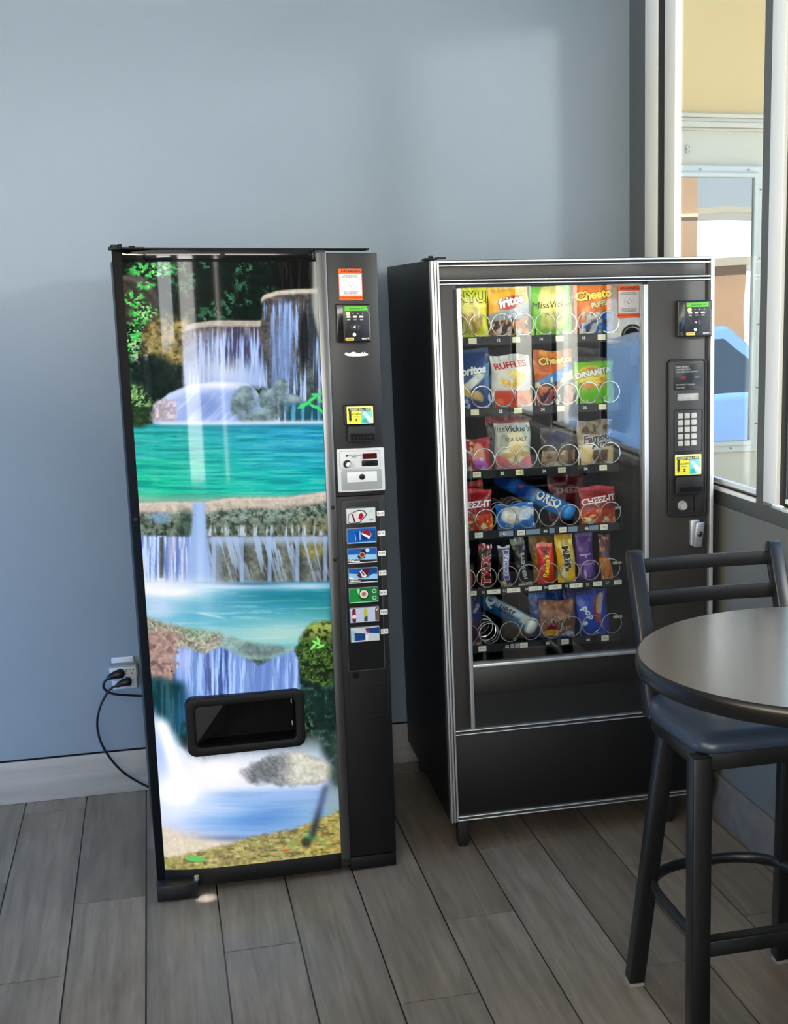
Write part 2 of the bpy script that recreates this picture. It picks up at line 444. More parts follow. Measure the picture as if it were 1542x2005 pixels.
# ground, buildings, hillside and parked cars that show only as reflections
struct(MB().box(-120, 140, -140, 60, -.3, -.12).build('pavement', mat('pale_asphalt', (150, 148, 142), .9, bump=(30, .3, .01))))
def block(name, x0, x1, y0, y1, z1, m, lab, cat, extra=None):
    r = empty(name, T((x0 + x1) / 2, y1, -.12), lab, cat)
    b = MB(); w = (x1 - x0) / 2; b.box(-w, w, y0 - y1, 0, 0, z1); b.build('wall', m, r)
    MB().box(-w - .15, w + .15, y0 - y1 - .15, .15, z1, z1 + .25).build('roof', M_panel, r)
    if extra: extra(r, w, z1)
    return r
M_brick = mat('tan_brick', (150, 122, 96), .85, var=(.6, .12))
def cols(r, w, z1):
    b = MB()
    for k in range(4): b.box(-w + .4 + k * (2 * w - .9) / 3.3, -w + .55 + k * (2 * w - .9) / 3.3, 0, .12, 0, z1)
    for z in (2.6, 4.2, 5.8): b.box(-w, w, 0, .06, z, z + .12)
    b.build('mullion', mat('pale_mortar_strip', (214, 186, 156), .8), r)
block('brick_building', 12.9, 16.6, -31, -30, 9, M_brick, 'tan brick building across the street, mirrored in the outside window', 'building', cols)
block('brick_annex', 17.1, 18.3, -31.2, -30.2, 2.75, M_brick, 'low tan brick annex beside the brick building across the street, mirrored in the outside window', 'building')
M_white = mat('white_render', (236, 232, 222), .7)
def band(r, w, z1):
    MB().box(-w, w, -.02, .05, 2.9, 3.15).build('fascia_band', mat('grey_fascia', (150, 150, 145), .7), r)  # grey fascia band along the front
block('white_building', 19.3, 34, -49, -45, 5.2, M_white, 'white building with a grey fascia across the street, mirrored in the outside window', 'building', band)
block('white_shed', 3.2, 6.3, -17, -14, 3.4, M_white, 'small white shed beside the street, mirrored as pale bands in the snack machine glass', 'building')
# hillside with brush behind the parking lot
hb = MB(); n = 60; rng = random.Random(5)
vs = []; fs = []
for i in range(n + 1):
    for j, (dy, z) in enumerate(((0, -.2), (-3, 2.2), (-7, 4.6), (-14, 7.5), (-25, 7.0))):
        vs.append((-10 + i * 1.4, -72 + dy + rng.uniform(-1, 1), z + rng.uniform(-.7, .9) * (j > 0)))
for i in range(n):
    for j in range(4): fs.append((i * 5 + j, (i + 1) * 5 + j, (i + 1) * 5 + j + 1, i * 5 + j + 1))
hb.add(vs, fs)
struct(hb.build('hillside', mat('dry_brush_hill', (120, 108, 92), .95, var=(1.2, .45)), smooth=True))

def car(name, x, y, rz, L, Wd, H, paint, lab, roofline, cat='car', rim=True):
    """simple road car, nose towards +x, built from a bevelled lofted body"""
    r = empty(name, T(x, y, -.12) @ R(rz, 'Z'), lab, cat)
    h = H; gc = .2
    low = [(-L / 2, .38), (-L / 2 + .08, gc), (L / 2 - .1, gc), (L / 2, .42), (L / 2 - .02, .62), (L / 2 - .25, roofline['hood'] - .06), (roofline['cowl'], roofline['hood'] + .04), (roofline['tail'], roofline['belt'] + .02), (-L / 2 + .02, roofline['belt'] - .1)]
    pm = paint
    b = MB(); b.prism(low, -Wd / 2, Wd / 2); b.build('body', pm, r, bev=.07, seg=3)
    cab = [(roofline['cowl'] + .05, roofline['belt'] - .05), (roofline['tail'] - .02, roofline['belt'] - .05), (roofline['tail'] + .18, h - .08), (roofline['rt'], h), (roofline['rf'], h - .01)]
    b = MB(); n = len(cab)
    vs = []
    for x_, z_ in cab:
        ins = .04 + .16 * (z_ - roofline['belt']) / (h - roofline['belt'])
        vs += [(x_, -Wd / 2 + ins, z_), (x_, Wd / 2 - ins, z_)]
    fs = [tuple(2 * k for k in range(n)), tuple(2 * k + 1 for k in range(n - 1, -1, -1))] + [(2 * k, 2 * k + 1, (2 * k + 3) % (2 * n), (2 * k + 2) % (2 * n)) for k in range(n)]
    b.add(vs, fs); b.build('cabin', pm, r, bev=.05, seg=3)
    mg = mat(name + '_window_tint', (40, 58, 76), .05, coat=.4)
    def side(s):
        g = MB(); zt = h - .12; zb = roofline['belt'] + .02
        def yy(z): return s * (Wd / 2 - (.04 + .16 * (z - roofline['belt']) / (h - roofline['belt'])) + .006)
        xm = (roofline['rf'] + roofline['rt']) / 2
        for xa, xb, ta, tb in ((roofline['tail'] + .22, xm - .04, roofline['rt'] - .02, xm - .04), (xm + .04, roofline['cowl'] - .1, xm + .04, roofline['rf'] - .05)):
            g.add([(xa, yy(zb), zb), (xb, yy(zb), zb), (tb, yy(zt), zt), (ta, yy(zt), zt)], [(0, 1, 2, 3)])
        g.build('side_window', mg, r)
    side(1); side(-1)
    g = MB(); a, c = cab[0], cab[4]
    g.add([(a[0] + .01, -Wd / 2 + .12, a[1] + .12), (a[0] + .01, Wd / 2 - .12, a[1] + .12), (c[0] + .03, Wd / 2 - .28, c[1] - .06), (c[0] + .03, -Wd / 2 + .28, c[1] - .06)], [(0, 1, 2, 3)])
    g.build('windscreen', mg, r)
    tyre = mat(name + '_tyre', (24, 24, 25), .8); rimm = mat(name + '_alloy', (190, 192, 195), .3, metal=.8)
    for sx in (-1, 1):
        for sy in (-1, 1):
            cx, cy = sx * (L / 2 - .82), sy * (Wd / 2 - .1)
            w = MB().lathe([(.2, -.1), (.33, -.1), (.345, -.06), (.345, .06), (.33, .1), (.2, .1)], (cx, cy, .345), 28, axis='y').build('wheel', tyre, r, smooth=True)
            k = MB(); k.lathe([(.02, -.07), (.21, -.07), (.21, .07), (.02, .07)], (cx, cy + sy * .02, .345), 24, axis='y')
            for q in range(6):
                an = q * PI / 3; k.tube([(cx, cy + sy * .1, .345), (cx + .2 * math.cos(an), cy + sy * .1, .345 + .2 * math.sin(an))], .022, 6)
            k.build('rim', rimm, w, smooth=True)
            ar = MB().lathe([(.36, -.02), (.43, -.02), (.43, .02), (.36, .02), (.36, -.02)], (cx, sy * (Wd / 2 + .005), .37), 28, axis='y', caps=False).build('wheel_arch', K['blackmat'], r, smooth=True)
    return r
M_carblue = mat('blue_car_paint', (98, 134, 186), .25, coat=.8)
M_carwhite = mat('white_car_paint', (240, 240, 238), .25, coat=.8)
car('blue_car', 4.75, -1.35, 0, 4.1, 1.72, 1.58, M_carblue, 'blue car parked outside, mirrored in the right side of the snack machine glass', dict(hood=.98, cowl=.85, tail=-1.95, belt=.96, rt=-1.45, rf=.15))
car('white_car', 16.62, -41, 0, 4.7, 1.85, 1.72, M_carwhite, 'white sport utility car parked far outside, mirrored above the blue car in the snack glass', dict(hood=1.08, cowl=.95, tail=-2.2, belt=1.08, rt=-1.9, rf=.1))
# ------------------------------------------------------------------ drinks machine
DRM = Matrix(((0.999366, -0.034899, 0.006977, -0.094672), (0.034899, 0.999391, 0.000244, 3.91892), (-0.006981, 0.0, 0.999976, 0.004), (0, 0, 0, 1)))
DRK = empty('drink_vending_machine', DRM, 'tall black drinks machine with lit waterfall picture front, left of the snack machine', 'vending machine')

def pws(u): return .058 * np.exp(-np.asarray(u, float) / .1) - .0002   # bow-fronted door: depth of the front against width

M_dcab = mat('black_textured_steel', (26, 27, 29), .5, bump=(400, .15, .001))
M_dpan = mat('dark_grey_control_panel', (27, 28, 30), .4, bump=(500, .1, .001))
MB().box(.004, .718, .085, .80, .035, 1.86).build('cabinet', M_dcab, DRK, bev=.004)
for x in (.06, .66):
    for y in (.16, .72): MB().cyl((x, y, 0.001), 'z', .018, .04, 14).build('foot', K['blackmat'], DRK)
# bowed door
us = np.linspace(0, .5735, 40)
PORT = (.126, .437, .452, .591)
b = MB()
def door_piece(ua, ub, za, zb):
    u_ = np.linspace(ua, ub, 30); b.zprism([(float(u), float(pws(u)) + .012) for u in u_] + [(ub, .085), (ua, .085)], za, zb)
door_piece(0, .5735, .022, PORT[2]); door_piece(0, .5735, PORT[3], 1.874); door_piece(0, PORT[0], PORT[2], PORT[3]); door_piece(PORT[1], .5735, PORT[2], PORT[3])
b.build('door', M_dcab, DRK)
def strip(name, u0, u1, z0, z1, m, t=.012, out=.0, n=24, bev=.0015, parent=DRK):
    u = np.linspace(u0, u1, n)
    p = [(float(a), float(pws(a)) - out) for a in u] + [(float(a), float(pws(a)) - out + t) for a in u[::-1]]
    return MB().zprism(p, z0, z1).build(name, m, parent, bev=bev)
strip('top_trim', 0.0235, .546, 1.842, 1.8745, K['trimgloss'], .012, .003)
strip('bottom_trim', .0235, .546, .0195, .071, K['black'], .012, .003)
strip('side_trim', 0.0, .0242, .02, 1.8745, mat('black_side_trim', (7, 7, 8), .6, spec=.15), .02, .002, 6)
MB().box(.5458, .5738, -.006, .012, .05, 1.868).build('silver_strip', mat('satin_grey_strip', (112, 113, 114), .3, metal=.95, var=(3, .1)), DRK, bev=.0015)
for u, z in ((.29, 1.858), (.013, 1.132), (.5636, 1.145), (.5633, .991), (.284, .045)):
    w = float(pws(u)) - .004; b = MB()
    b.lathe([(.0, -.003), (.0045, -.0028), (.008, -.0012), (.0085, .004)], (u, w, z), 16, axis='y')
    b.box(u - .004, u + .004, w - .0034, w - .0028, z - .0006, z + .0006)
    b.build('screw', K['black'], DRK, smooth=True)

# --- the printed waterfall picture (painted per vertex on a fine bowed sheet)
def mural():
    nu, nz = 300, 980
    u0, u1, z0, z1 = .0238, .5462, .0705, 1.8425
    s = np.linspace(0, 1, nu); t = np.linspace(0, 1, nz)
    S, Tt = np.meshgrid(s, t, indexing='ij')
    # picture coordinates (design units of the print, origin top left)
    src = [(0, 0), (1, 0), (0, 1), (1, 1)]; dst = [(238, 515), (618, 516), (325, 1708), (666, 1672)]
    A = []; B = []
    for (a, b_), (x, y) in zip(src, dst):
        A += [[a, b_, 1, 0, 0, 0, -a * x, -b_ * x], [0, 0, 0, a, b_, 1, -a * y, -b_ * y]]; B += [x, y]
    h = np.linalg.solve(np.array(A, float), np.array(B, float))
    D = h[6] * S + h[7] * Tt + 1
    X = (h[0] * S + h[1] * Tt + h[2]) / D; Y = (h[3] * S + h[4] * Tt + h[5]) / D
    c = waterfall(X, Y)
    u = u0 + (u1 - u0) * S; w = pws(u) - .0005; z = z1 - (z1 - z0) * Tt
    co = np.stack([u, w, z], -1).reshape(-1, 3)
    idx = np.arange(nu * nz).reshape(nu, nz)
    q = np.stack([idx[:-1, :-1], idx[:-1, 1:], idx[1:, 1:], idx[1:, :-1]], -1).reshape(-1, 4)
    uc, zc = u[:-1, :-1].ravel(), z[:-1, :-1].ravel()
    q = q[~((uc > PORT[0]) & (uc < PORT[1]) & (zc > PORT[2]) & (zc < PORT[3]))]
    me = bpy.data.meshes.new('mural_panel')
    me.vertices.add(len(co)); me.vertices.foreach_set('co', co.astype(np.float32).ravel())
    me.loops.add(q.size); me.loops.foreach_set('vertex_index', q.ravel().astype(np.int32))
    me.polygons.add(len(q)); me.polygons.foreach_set('loop_start', np.arange(0, q.size, 4, dtype=np.int32)); me.polygons.foreach_set('loop_total', np.full(len(q), 4, np.int32))
    me.polygons.foreach_set('use_smooth', np.ones(len(q), bool))
    me.update(calc_edges=True); me.validate()
    at = me.color_attributes.new('Col', 'FLOAT_COLOR', 'POINT')
    rgba = np.ones((len(co), 4), np.float32); rgba[:, :3] = linarr(c).reshape(-1, 3)
    at.data.foreach_set('color', rgba.ravel())
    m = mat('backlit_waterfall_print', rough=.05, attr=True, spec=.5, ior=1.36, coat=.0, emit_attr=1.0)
    p = m.node_tree.nodes['Principled BSDF']
    for l in list(m.node_tree.links):
        if l.to_socket == p.inputs['Base Color']: m.node_tree.links.remove(l)
    p.inputs['Base Color'].default_value = (.002, .002, .002, 1)
    me.materials.append(m)
    o = bpy.data.objects.new('mural_panel', me); COL.objects.link(o); o.parent = DRK
    o['label'] = 'glossy backlit print of turquoise forest waterfalls'

def waterfall(X, Y):
    I = lambda xs, ys, x: np.interp(x, xs, ys)
    n2 = fbm(X / 7, Y / 7, 4); n3 = fbm(X / 34 + 3, Y / 34, 3); n1 = fbm(X / 15 + 9, Y / 15, 4)
    sv = fbm(X / 4.2, Y / 70, 3); sv2 = fbm(X / 9 + 40, Y / 160, 3); fine = fbm(X / 3.2 + 7, Y / 3.2, 2)
    rip = fbm(X / 70, Y / 3.6 + 3, 4); rip2 = fbm(X / 130 + 8, Y / 9, 3)
    wx = X + 22 * (fbm(X / 26 + 4, Y / 26, 3) - .5); wy = Y + 22 * (fbm(X / 24 + 31, Y / 24 + 9, 3) - .5)
    P = Paint(X.shape, (9, 26, 19)); L = P.lay
    tex = lambda lo, hi, col: np.asarray(col, float) * (lo + (hi - lo) * (.62 * n2 + .22 * fine + .16 * n1))[..., None]
    # forest
    lf = ss(.5, .62, n2) * ss(.42, .6, n3)
    L(lf * .9, (48, 104, 70)); L(ss(.62, .72, fine) * ss(.45, .6, n3) * .7, (96, 150, 110))
    L((1 - ss(.36, .5, n2)) * .7, (4, 12, 9))
    L(box2(X, Y, 536, 640, 500, 580, 14), (9, 10, 9)); L(box2(X, Y, 536, 640, 510, 576, 10) * ss(.55, .68, sv), (34, 34, 30))
    L(box2(X, Y, 400, 440, 515, 632, 8) * (1 - ss(.35, .6, n2)) * .8, (5, 18, 12))
    # brown boulders at the left
    bd = ell(wx, wy, 250, 592, 74, 52, .25, .35)
    L(bd, tex(.35, 1.35, (70, 62, 55))); L(bd * (1 - ell(X, Y, 244, 600, 74, 52, .2, .35)) * .5, (150, 140, 125))
    for cx, cy, rx, ry in ((298, 531, 48, 18), (262, 588, 22, 18), (283, 616, 30, 20), (262, 668, 24, 40), (274, 640, 16, 20), (285, 562, 20, 9)):
        g = gau(X, Y, cx, cy, rx, ry); L(ss(.2, .6, g) * ss(.5, .6, fbm(X / 6 + 1, Y / 5, 2)), (72, 205, 88))
        L(ss(.3, .8, g) * ss(.62, .7, fbm(X / 5 + 8, Y / 4, 2)), (170, 240, 150))
    yr = ell(wx, wy, 328, 672, 56, 62, .3, .5)
    L(yr, tex(.2, 1.6, (150, 132, 78))); L(yr * ss(.5, .7, n1) * .7, (192, 172, 96)); L(yr * (1 - ss(.3, .42, n2)) * .7, (52, 50, 34))
    L(ell(X, Y, 300, 738, 52, 46, .4), tex(.3, 1.2, (26, 48, 44)))
    L(ell(X, Y, 272, 690, 26, 26, .6) * ss(.5, .62, n2), (190, 195, 180))
    # middle fall
    lip = I([330, 380, 420, 515], [650, 636, 631, 632], X)
    mid = ss(352, 366, X) * (1 - ss(520, 530, X)) * ss(lip - 2, lip + 2, Y) * (1 - ss(752, 770, Y))
    L(mid, tex(.35, 1.35, (142, 134, 140)))
    L(mid * ss(lip + 12, lip + 50, Y) * (.5 + .5 * ss(400, 440, X)), (150, 152, 226)); L(mid * ss(690, 745, Y) * .55, (196, 204, 252)); L(mid * gau(X, Y, 440, 725, 40, 26) * .7, (236, 238, 255)); L(mid * ss(.5, .64, sv) * ss(lip + 10, lip + 26, Y) * .9, (204, 206, 252))
    L(mid * (1 - ss(.33, .47, sv)) * ss(410, 430, X) * ss(lip + 8, lip + 16, Y) * (1 - ss(690, 745, Y)) * .85, (62, 60, 84))
    L(mid * (1 - ss(lip + 9, lip + 13, Y)), tex(.75, 1.2, (196, 184, 172)))
    # right-hand cliff and its fall
    xl = I([575, 612, 660, 720, 780, 832], [509, 512, 507, 515, 523, 520], Y)
    cl = ss(xl - 3, xl + 3, X) * ss(0, 5, Y - I([505, 516, 540, 575, 640], [590, 579, 571, 568, 566], X)) * (1 - ss(830, 834, Y))
    L(cl, tex(.2, 1.5, (104, 98, 94)))
    L(cl * ss(640, 800, Y) * .75, tex(.35, 1.4, (74, 104, 112)))
    L(cl * ss(.47, .58, sv) * ss(588, 606, Y) * (.9 - .35 * ss(700, 810, Y)), (142, 158, 232))
    L(cl * ss(.6, .7, sv) * ss(588, 606, Y) * .9, (205, 212, 252))
    L(cl * ell(X, Y, 555, 690, 22, 110, .6) * .75, (142, 150, 222)); L(cl * ell(X, Y, 534, 720, 9, 120, .5) * .6, (110, 118, 170))
    L(cl * ell(X, Y, 594, 668, 11, 72, .5) * .9, (24, 26, 30)); L(cl * ss(.55, .7, sv2) * ss(598, 606, X) * .7, (40, 52, 62))
    L(cl * (1 - ss(9, 14, Y - I([505, 516, 540, 575, 640], [590, 579, 571, 568, 566], X))), tex(.8, 1.25, (205, 196, 178)))
    L(ss(604, 616, X) * (1 - ss(600, 640, Y - (X - 612) * 4)) * .8 * (X > 606), (205, 208, 196))  # pale reflection beside the silver strip, painted into the print
    # lilac slope of water
    yc = I([296, 312, 330, 370, 420, 480, 500, 520, 545], [806, 790, 774, 757, 750, 752, 768, 800, 832], X)
    sl = ss(yc - 3, yc + 4, Y) * ss(296, 304, X) * (1 - ss(836, 840, Y)) * (1 - ss(540, 550, X))
    L(sl, (166, 170, 240)); L(sl * (1 - ss(6, 26, Y - yc)) * .75, (226, 226, 255)); L(sl * ss(.5, .66, fbm((X + Y) / 9, (Y - X * .4) / 60, 3)) * .7, (206, 210, 255))
    L(sl * ell(X, Y, 400, 800, 34, 26, .8) * .5, (110, 112, 190)); L(sl * gau(X, Y, 430, 757, 70, 7), (246, 244, 255)); L(sl * ss(430, 500, X) * .35, (130, 160, 215))
    pr = ell(wx, wy, 322, 812, 30, 28, .3); L(pr, tex(.6, 1.3, (196, 182, 198))); L(pr * ss(.55, .7, n2), (238, 214, 226))
    for cx, cy, rx, ry, ro in ((474, 792, 26, 36, .7), (508, 820, 44, 17, -.2), (532, 782, 34, 20, -.5), (545, 766, 17, 26, .3), (575, 795, 26, 24, 0)):
        m_ = ell(wx, wy, cx, cy, rx, ry, .3, ro); L(m_, tex(.4, 1.45, (122, 146, 154))); L(m_ * ell(X, Y, cx - 4, cy - ry * .5, rx * .7, ry * .5, .9, ro) * .5, (186, 204, 218))
    tb = box2(X, Y, 560, 650, 795, 834, 8); L(tb * .85, (30, 84, 102)); L(tb * ss(.55, .65, sv), (92, 160, 196))
    for cx, cy, rx, ry, ro in ((596, 796, 14, 3.6, -.3), (610, 786, 12, 3.4, -.5), (618, 778, 11, 3.4, .1), (626, 789, 9, 3, .6), (612, 800, 10, 3.2, .5), (624, 806, 12, 3.4, .8), (632, 815, 9, 3, 1.1), (630, 776, 9, 3, .2), (588, 802, 9, 2.6, -.2)):
        L(ell(X, Y, cx, cy, rx, ry, .3, ro), (74, 226, 118))
    bu = ell(wx, wy, 264, 800, 38, 50, .3); L(bu, tex(.3, 1.6, (34, 62, 40))); L(bu * ss(.52, .64, fbm(X / 7 + 5, Y / 4 + X / 9, 3)), (120, 165, 92)); L(bu * ss(.64, .7, fine), (160, 215, 140))
    # upper pool
    pool = ss(832, 837, Y) * (1 - ss(985, 992, Y))
    a = ss(255, 640, X)[..., None]; v = ss(838, 985, Y)[..., None]
    top = (1 - a) * np.array((36, 182, 170)) + a * np.array((36, 156, 204)); bot = (1 - a) * np.array((26, 204, 152)) + a * np.array((14, 190, 178))
    L(pool, (1 - v) * top + v * bot); L(pool * (1 - ss(.36, .47, rip)) * .5, (16, 124, 132)); L(pool * ss(.56, .68, rip) * .4, (120, 226, 208)); L(pool * ss(.55, .7, rip2) * .25, (90, 190, 226))
    L(pool * ss(962, 985, Y) * .7, (160, 190, 168)); L(pool * (1 - ss(838, 848, Y)) * .5, (22, 116, 140))
    L(np.exp(-((Y - 832) / 4.2) ** 2) * ss(292, 320, X) * .95, (220, 226, 252)); L(bu * (Y > 800) * (Y < 846) * .9, tex(.3, 1.3, (44, 70, 40)))
    # middle ledge
    yt = I([262, 330, 400, 450, 560, 648], [990, 986, 986, 978, 978, 966], X)
    led = ss(yt - 3, yt + 3, Y) * (1 - ss(1054, 1060, Y + 4 * np.sin(X / 9)))
    L(led, tex(.15, 1.7, (104, 122, 108))); L(led * ss(540, 620, X) * ss(1010, 1030, Y) * .6, tex(.35, 1.4, (146, 138, 92)))
    L(led * ss(.44, .66, fbm(X / 5, Y / 3.4, 3)) * (1 - ss(1014, 1034, Y)) * .55, (176, 200, 196)); L(led * (1 - ss(.28, .46, n2)) * .7, (36, 46, 40)); L(led * ss(.52, .66, fbm(X / 3, Y / 16, 3)) * .3, (150, 150, 120))
    L(led * (1 - ss(14, 28, Y - yt)), tex(.75, 1.3, (198, 186, 172))); L(led * (1 - ss(2, 8, Y - yt)) * .6, (226, 212, 200))
    L(led * ss(.56, .64, sv) * ss(1026, 1040, Y) * ss(400, 410, X) * .85, (206, 212, 238)); L(led * ell(X, Y, 314, 1018, 26, 14, .6) * .6, (130, 160, 215))
    L(led * ell(X, Y, 365, 1030, 20, 36, .5) * .6, (44, 72, 60))
    # lower tier: lilac curtain on the left, mossy domes on the right
    ti = ss(1050, 1058, Y) * (1 - ss(1140, 1150, Y))
    lc = ti * (1 - ss(374, 384, X)); L(lc, (138, 146, 220)); L(lc * ss(.52, .64, sv), (206, 212, 255)); L(lc * (1 - ss(.36, .46, sv)) * .6, (92, 102, 168)); L(lc * ss(.6, .72, sv2) * .5, (198, 176, 206))
    L(lc * box2(X, Y, 313, 321, 1056, 1136, 2) * .85, tex(.3, 1.5, (72, 78, 76)))
    rt = ti * ss(400, 412, X)
    dome = np.abs(np.sin((X - 418) / 46 * PI / 1.18)); L(rt, tex(.4, 1.35, (104, 112, 104)) * (.45 + .75 * dome[..., None]))
    L(rt * ell(X, Y, 612, 1078, 34, 24, .6) * .7, tex(.5, 1.3, (170, 162, 84)))
    L(rt * (1 - ss(1060, 1078, Y)) * .8, (178, 188, 222)); L(rt * ss(.52, .62, fbm((X - (Y - 1060) * .25) / 6, Y / 60, 3)) * (.9 - .45 * ss(1070, 1140, Y)), (172, 184, 226))
    L(rt * (1 - ss(.14, .3, dome)) * .75, (166, 180, 224)); L(rt * ss(410, 416, X) * (1 - ss(424, 440, X)) * .6, (172, 184, 228))
    wc = ss(980, 995, Y) * (1 - ss(1138, 1150, Y)); hw = I([980, 1010, 1060, 1140], [14, 12, 17, 26], Y)
    L(wc * (1 - ss(hw - 5, hw + 5, np.abs(X - 389))), (158, 172, 232)); L(wc * (1 - ss(2, 12, np.abs(X - 392))) * .5, (190, 202, 250))
    # second pool
    p2 = ss(1138, 1150, Y) * (1 - ss(1288, 1300, Y)); v = ss(1150, 1270, Y)[..., None]; a = ss(290, 640, X)[..., None]
    L(p2, (1 - v) * ((1 - a) * np.array((104, 168, 216)) + a * np.array((24, 134, 148))) + v * ((1 - a) * np.array((158, 208, 214)) + a * np.array((128, 196, 196))))
    L(p2 * ss(.5, .65, rip2) * .4, (60, 160, 196)); L(p2 * ss(.58, .7, rip) * .3, (206, 236, 240)); L(p2 * gau(X, Y, 560, 1172, 110, 16) * .6, (18, 120, 140))
    L(gau(X, Y, 318, 1158, 95, 20) * 1.25, (250, 248, 255)); L(gau(X, Y, 430, 1150, 120, 7), (214, 222, 252)); L(gau(X, Y, 600, 1152, 70, 7) * .9, (196, 212, 250)); L(gau(X, Y, 500, 1146, 60, 4) * .8, (70, 110, 150))
    L(gau(X, Y, 310, 1195, 40, 22) * .8, (212, 214, 248)); L(np.exp(-((Y - 1200 - (X - 380) * .22) / 2.5) ** 2) * ss(380, 400, X) * (1 - ss(425, 450, X)) * .6, (206, 228, 240))
    L(gau(X, Y, 560, 1240, 90, 22) * .6, (204, 226, 214)); L(ss(636, 650, X) * box2(X, Y, 600, 700, 1160, 1225, 12) * .55, (18, 88, 104))
    # lower ledge
    y3 = I([286, 320, 380, 430, 500, 590], [1212, 1222, 1234, 1240, 1262, 1270], X); l3 = ss(y3 - 6, y3 + 8, Y) * (1 - ss(1290, 1306, Y)) * (1 - ss(575, 590, X))
    L(l3 * (1 - .55 * ss(425, 440, X)), tex(.35, 1.5, (158, 156, 138))); L(l3 * ell(X, Y, 390, 1240, 44, 16, .7) * .6, tex(.5, 1.3, (118, 168, 128))); L(l3 * ss(.48, .7, fine) * (1 - ss(430, 440, X)) * .45, (222, 216, 196))
    L(l3 * ell(X, Y, 510, 1272, 56, 22, .6) * .7, tex(.45, 1.2, (112, 132, 138))); L(l3 * ell(X, Y, 318, 1258, 40, 30, .8) * .5, tex(.5, 1.3, (186, 160, 152)))
    # third fall
    y4 = I([330, 360, 400, 430, 470, 505, 540, 585], [1282, 1268, 1282, 1266, 1286, 1302, 1288, 1272], X); f3 = ss(y4 - 4, y4 + 8, Y) * ss(336, 348, X) * (1 - ss(580, 590, X)) * (1 - ss(1400, 1420, Y))
    L(f3, (122, 136, 214)); L(f3 * ss(.5, .62, sv), (172, 180, 250)); L(f3 * (1 - ss(.35, .46, sv)) * ss(380, 395, X) * (1 - ss(440, 460, X)) * .8, (40, 66, 122)); L(f3 * (1 - ss(.36, .48, sv2)) * .45, (88, 104, 172))
    L(f3 * ss(1320, 1380, Y) * (1 - ss(360, 400, X)) * .7, (44, 90, 130)); L(f3 * gau(X, Y, 360, 1296, 16, 30) * .6, (196, 186, 240))
    xr = I([1236, 1262, 1290, 1320, 1352, 1368], [356, 350, 346, 342, 338, 326], Y); rk = (1 - ss(xr - 5, xr + 5, X + 5 * (n2 - .5) * 6)) * ss(1236, 1250, Y) * (1 - ss(1352, 1368, Y - (X - 330) * .3))
    L(rk, tex(.5, 1.4, (176, 146, 138))); L(rk * (1 - ss(.3, .45, n1)) * .6, (90, 70, 70))
    dk = ss(1322, 1345, Y - (X - 320) * .15) * (1 - ss(1402, 1440, Y - (X - 310) * .7)) * (1 - ss(350, 372, X)); L(dk, (14, 54, 62)); L(dk * ss(.55, .65, sv) * .5, (56, 112, 120))
    # right-hand mossy boulder and the dark bank below it
    xd = I([1320, 1370, 1400, 1440, 1480, 1530, 1560], [588, 592, 600, 622, 640, 655, 668], Y); bk = ss(xd - 6, xd + 6, X) * ss(1290, 1320, Y) * (1 - ss(1520, 1570, Y))
    L(bk, tex(.3, 1.6, (18, 44, 40))); L(bk * ss(.62, .7, n2) * .6, (70, 110, 92))
    mb_ = ell(wx, wy, 628, 1282, 52, 66, .15); L(mb_, tex(.15, 1.7, (44, 74, 30))); L(mb_ * (1 - ss(1232, 1270, Y + 14 * (n1 - .5))) * .95, tex(.7, 1.25, (164, 176, 84))); L(mb_ * ss(.5, .6, fine) * ss(1250, 1262, Y) * .6, (112, 150, 66)); L(mb_ * (1 - ss(.38, .5, n2)) * .7, (12, 22, 12))
    for cx, cy, rx, ry, ro in ((618, 1263, 11, 3, .5), (626, 1270, 10, 3, -.4), (612, 1270, 9, 3, -.8), (622, 1258, 8, 3, 1.2)): L(ell(X, Y, cx, cy, rx, ry, .3, ro), (128, 236, 110))
    # white rapids
    yw = I([300, 330, 360, 400, 470, 560, 620, 670], [1402, 1425, 1468, 1484, 1474, 1462, 1468, 1520], X); wz = ss(yw - 22, yw + 22, Y)
    wz = np.maximum(wz, ss(1405, 1430, Y + (X - 300) * -.8) * (1 - ss(360, 400, X)))
    L(wz * (1 - ss(630, 668, X) * (1 - ss(1540, 1570, Y))), (206, 208, 240)); L(gau(X, Y, 352, 1405, 26, 40) * .5, (36, 96, 140))
    L(wz * gau(X, Y, 318, 1478, 18, 60) * .9, (164, 168, 240)); L(np.exp(-((X - 318 - (Y - 1420) * .32) / 13) ** 2) * ss(1400, 1430, Y) * (1 - ss(1560, 1590, Y)), (252, 252, 255))
    L(wz * gau(X, Y, 430, 1512, 80, 40), (242, 234, 232)); L(gau(X, Y, 348, 1556, 34, 30) * 1.3, (255, 255, 255)); L(wz * gau(X, Y, 470, 1480, 60, 14) * .6, (210, 212, 226))
    L(ell(X, Y, 606, 1470, 30, 40, .7, .6) * .5, (188, 206, 216))
    b2 = ell(wx, wy, 562, 1510, 90, 36, .22, -.04); L(b2, tex(.55, 1.3, (128, 132, 138))); L(b2 * ss(.5, .64, fbm((X + Y) / 9, (X - Y) / 5, 3)) * .4, (70, 74, 80)); L(b2 * ss(535, 590, X + 24 * (n1 - .5)) * .92, tex(.75, 1.2, (222, 220, 204))); L(b2 * ss(1528, 1545, Y) * .4, (120, 124, 150))
    L(ss(634, 656, X) * box2(X, Y, 600, 700, 1440, 1532, 10) * .75, tex(.4, 1.4, (66, 96, 88)))
    # blue pool, sand and moss at the bottom
    bp = ss(1538, 1556, Y) * ss(380, 470, X + (Y - 1550) * .9); L(bp * .7, (140, 158, 224)); L(bp * gau(X, Y, 500, 1600, 95, 28) * .9, (86, 128, 200)); L(bp * ss(560, 620, X) * ss(1570, 1600, Y) * .5, (128, 176, 200))
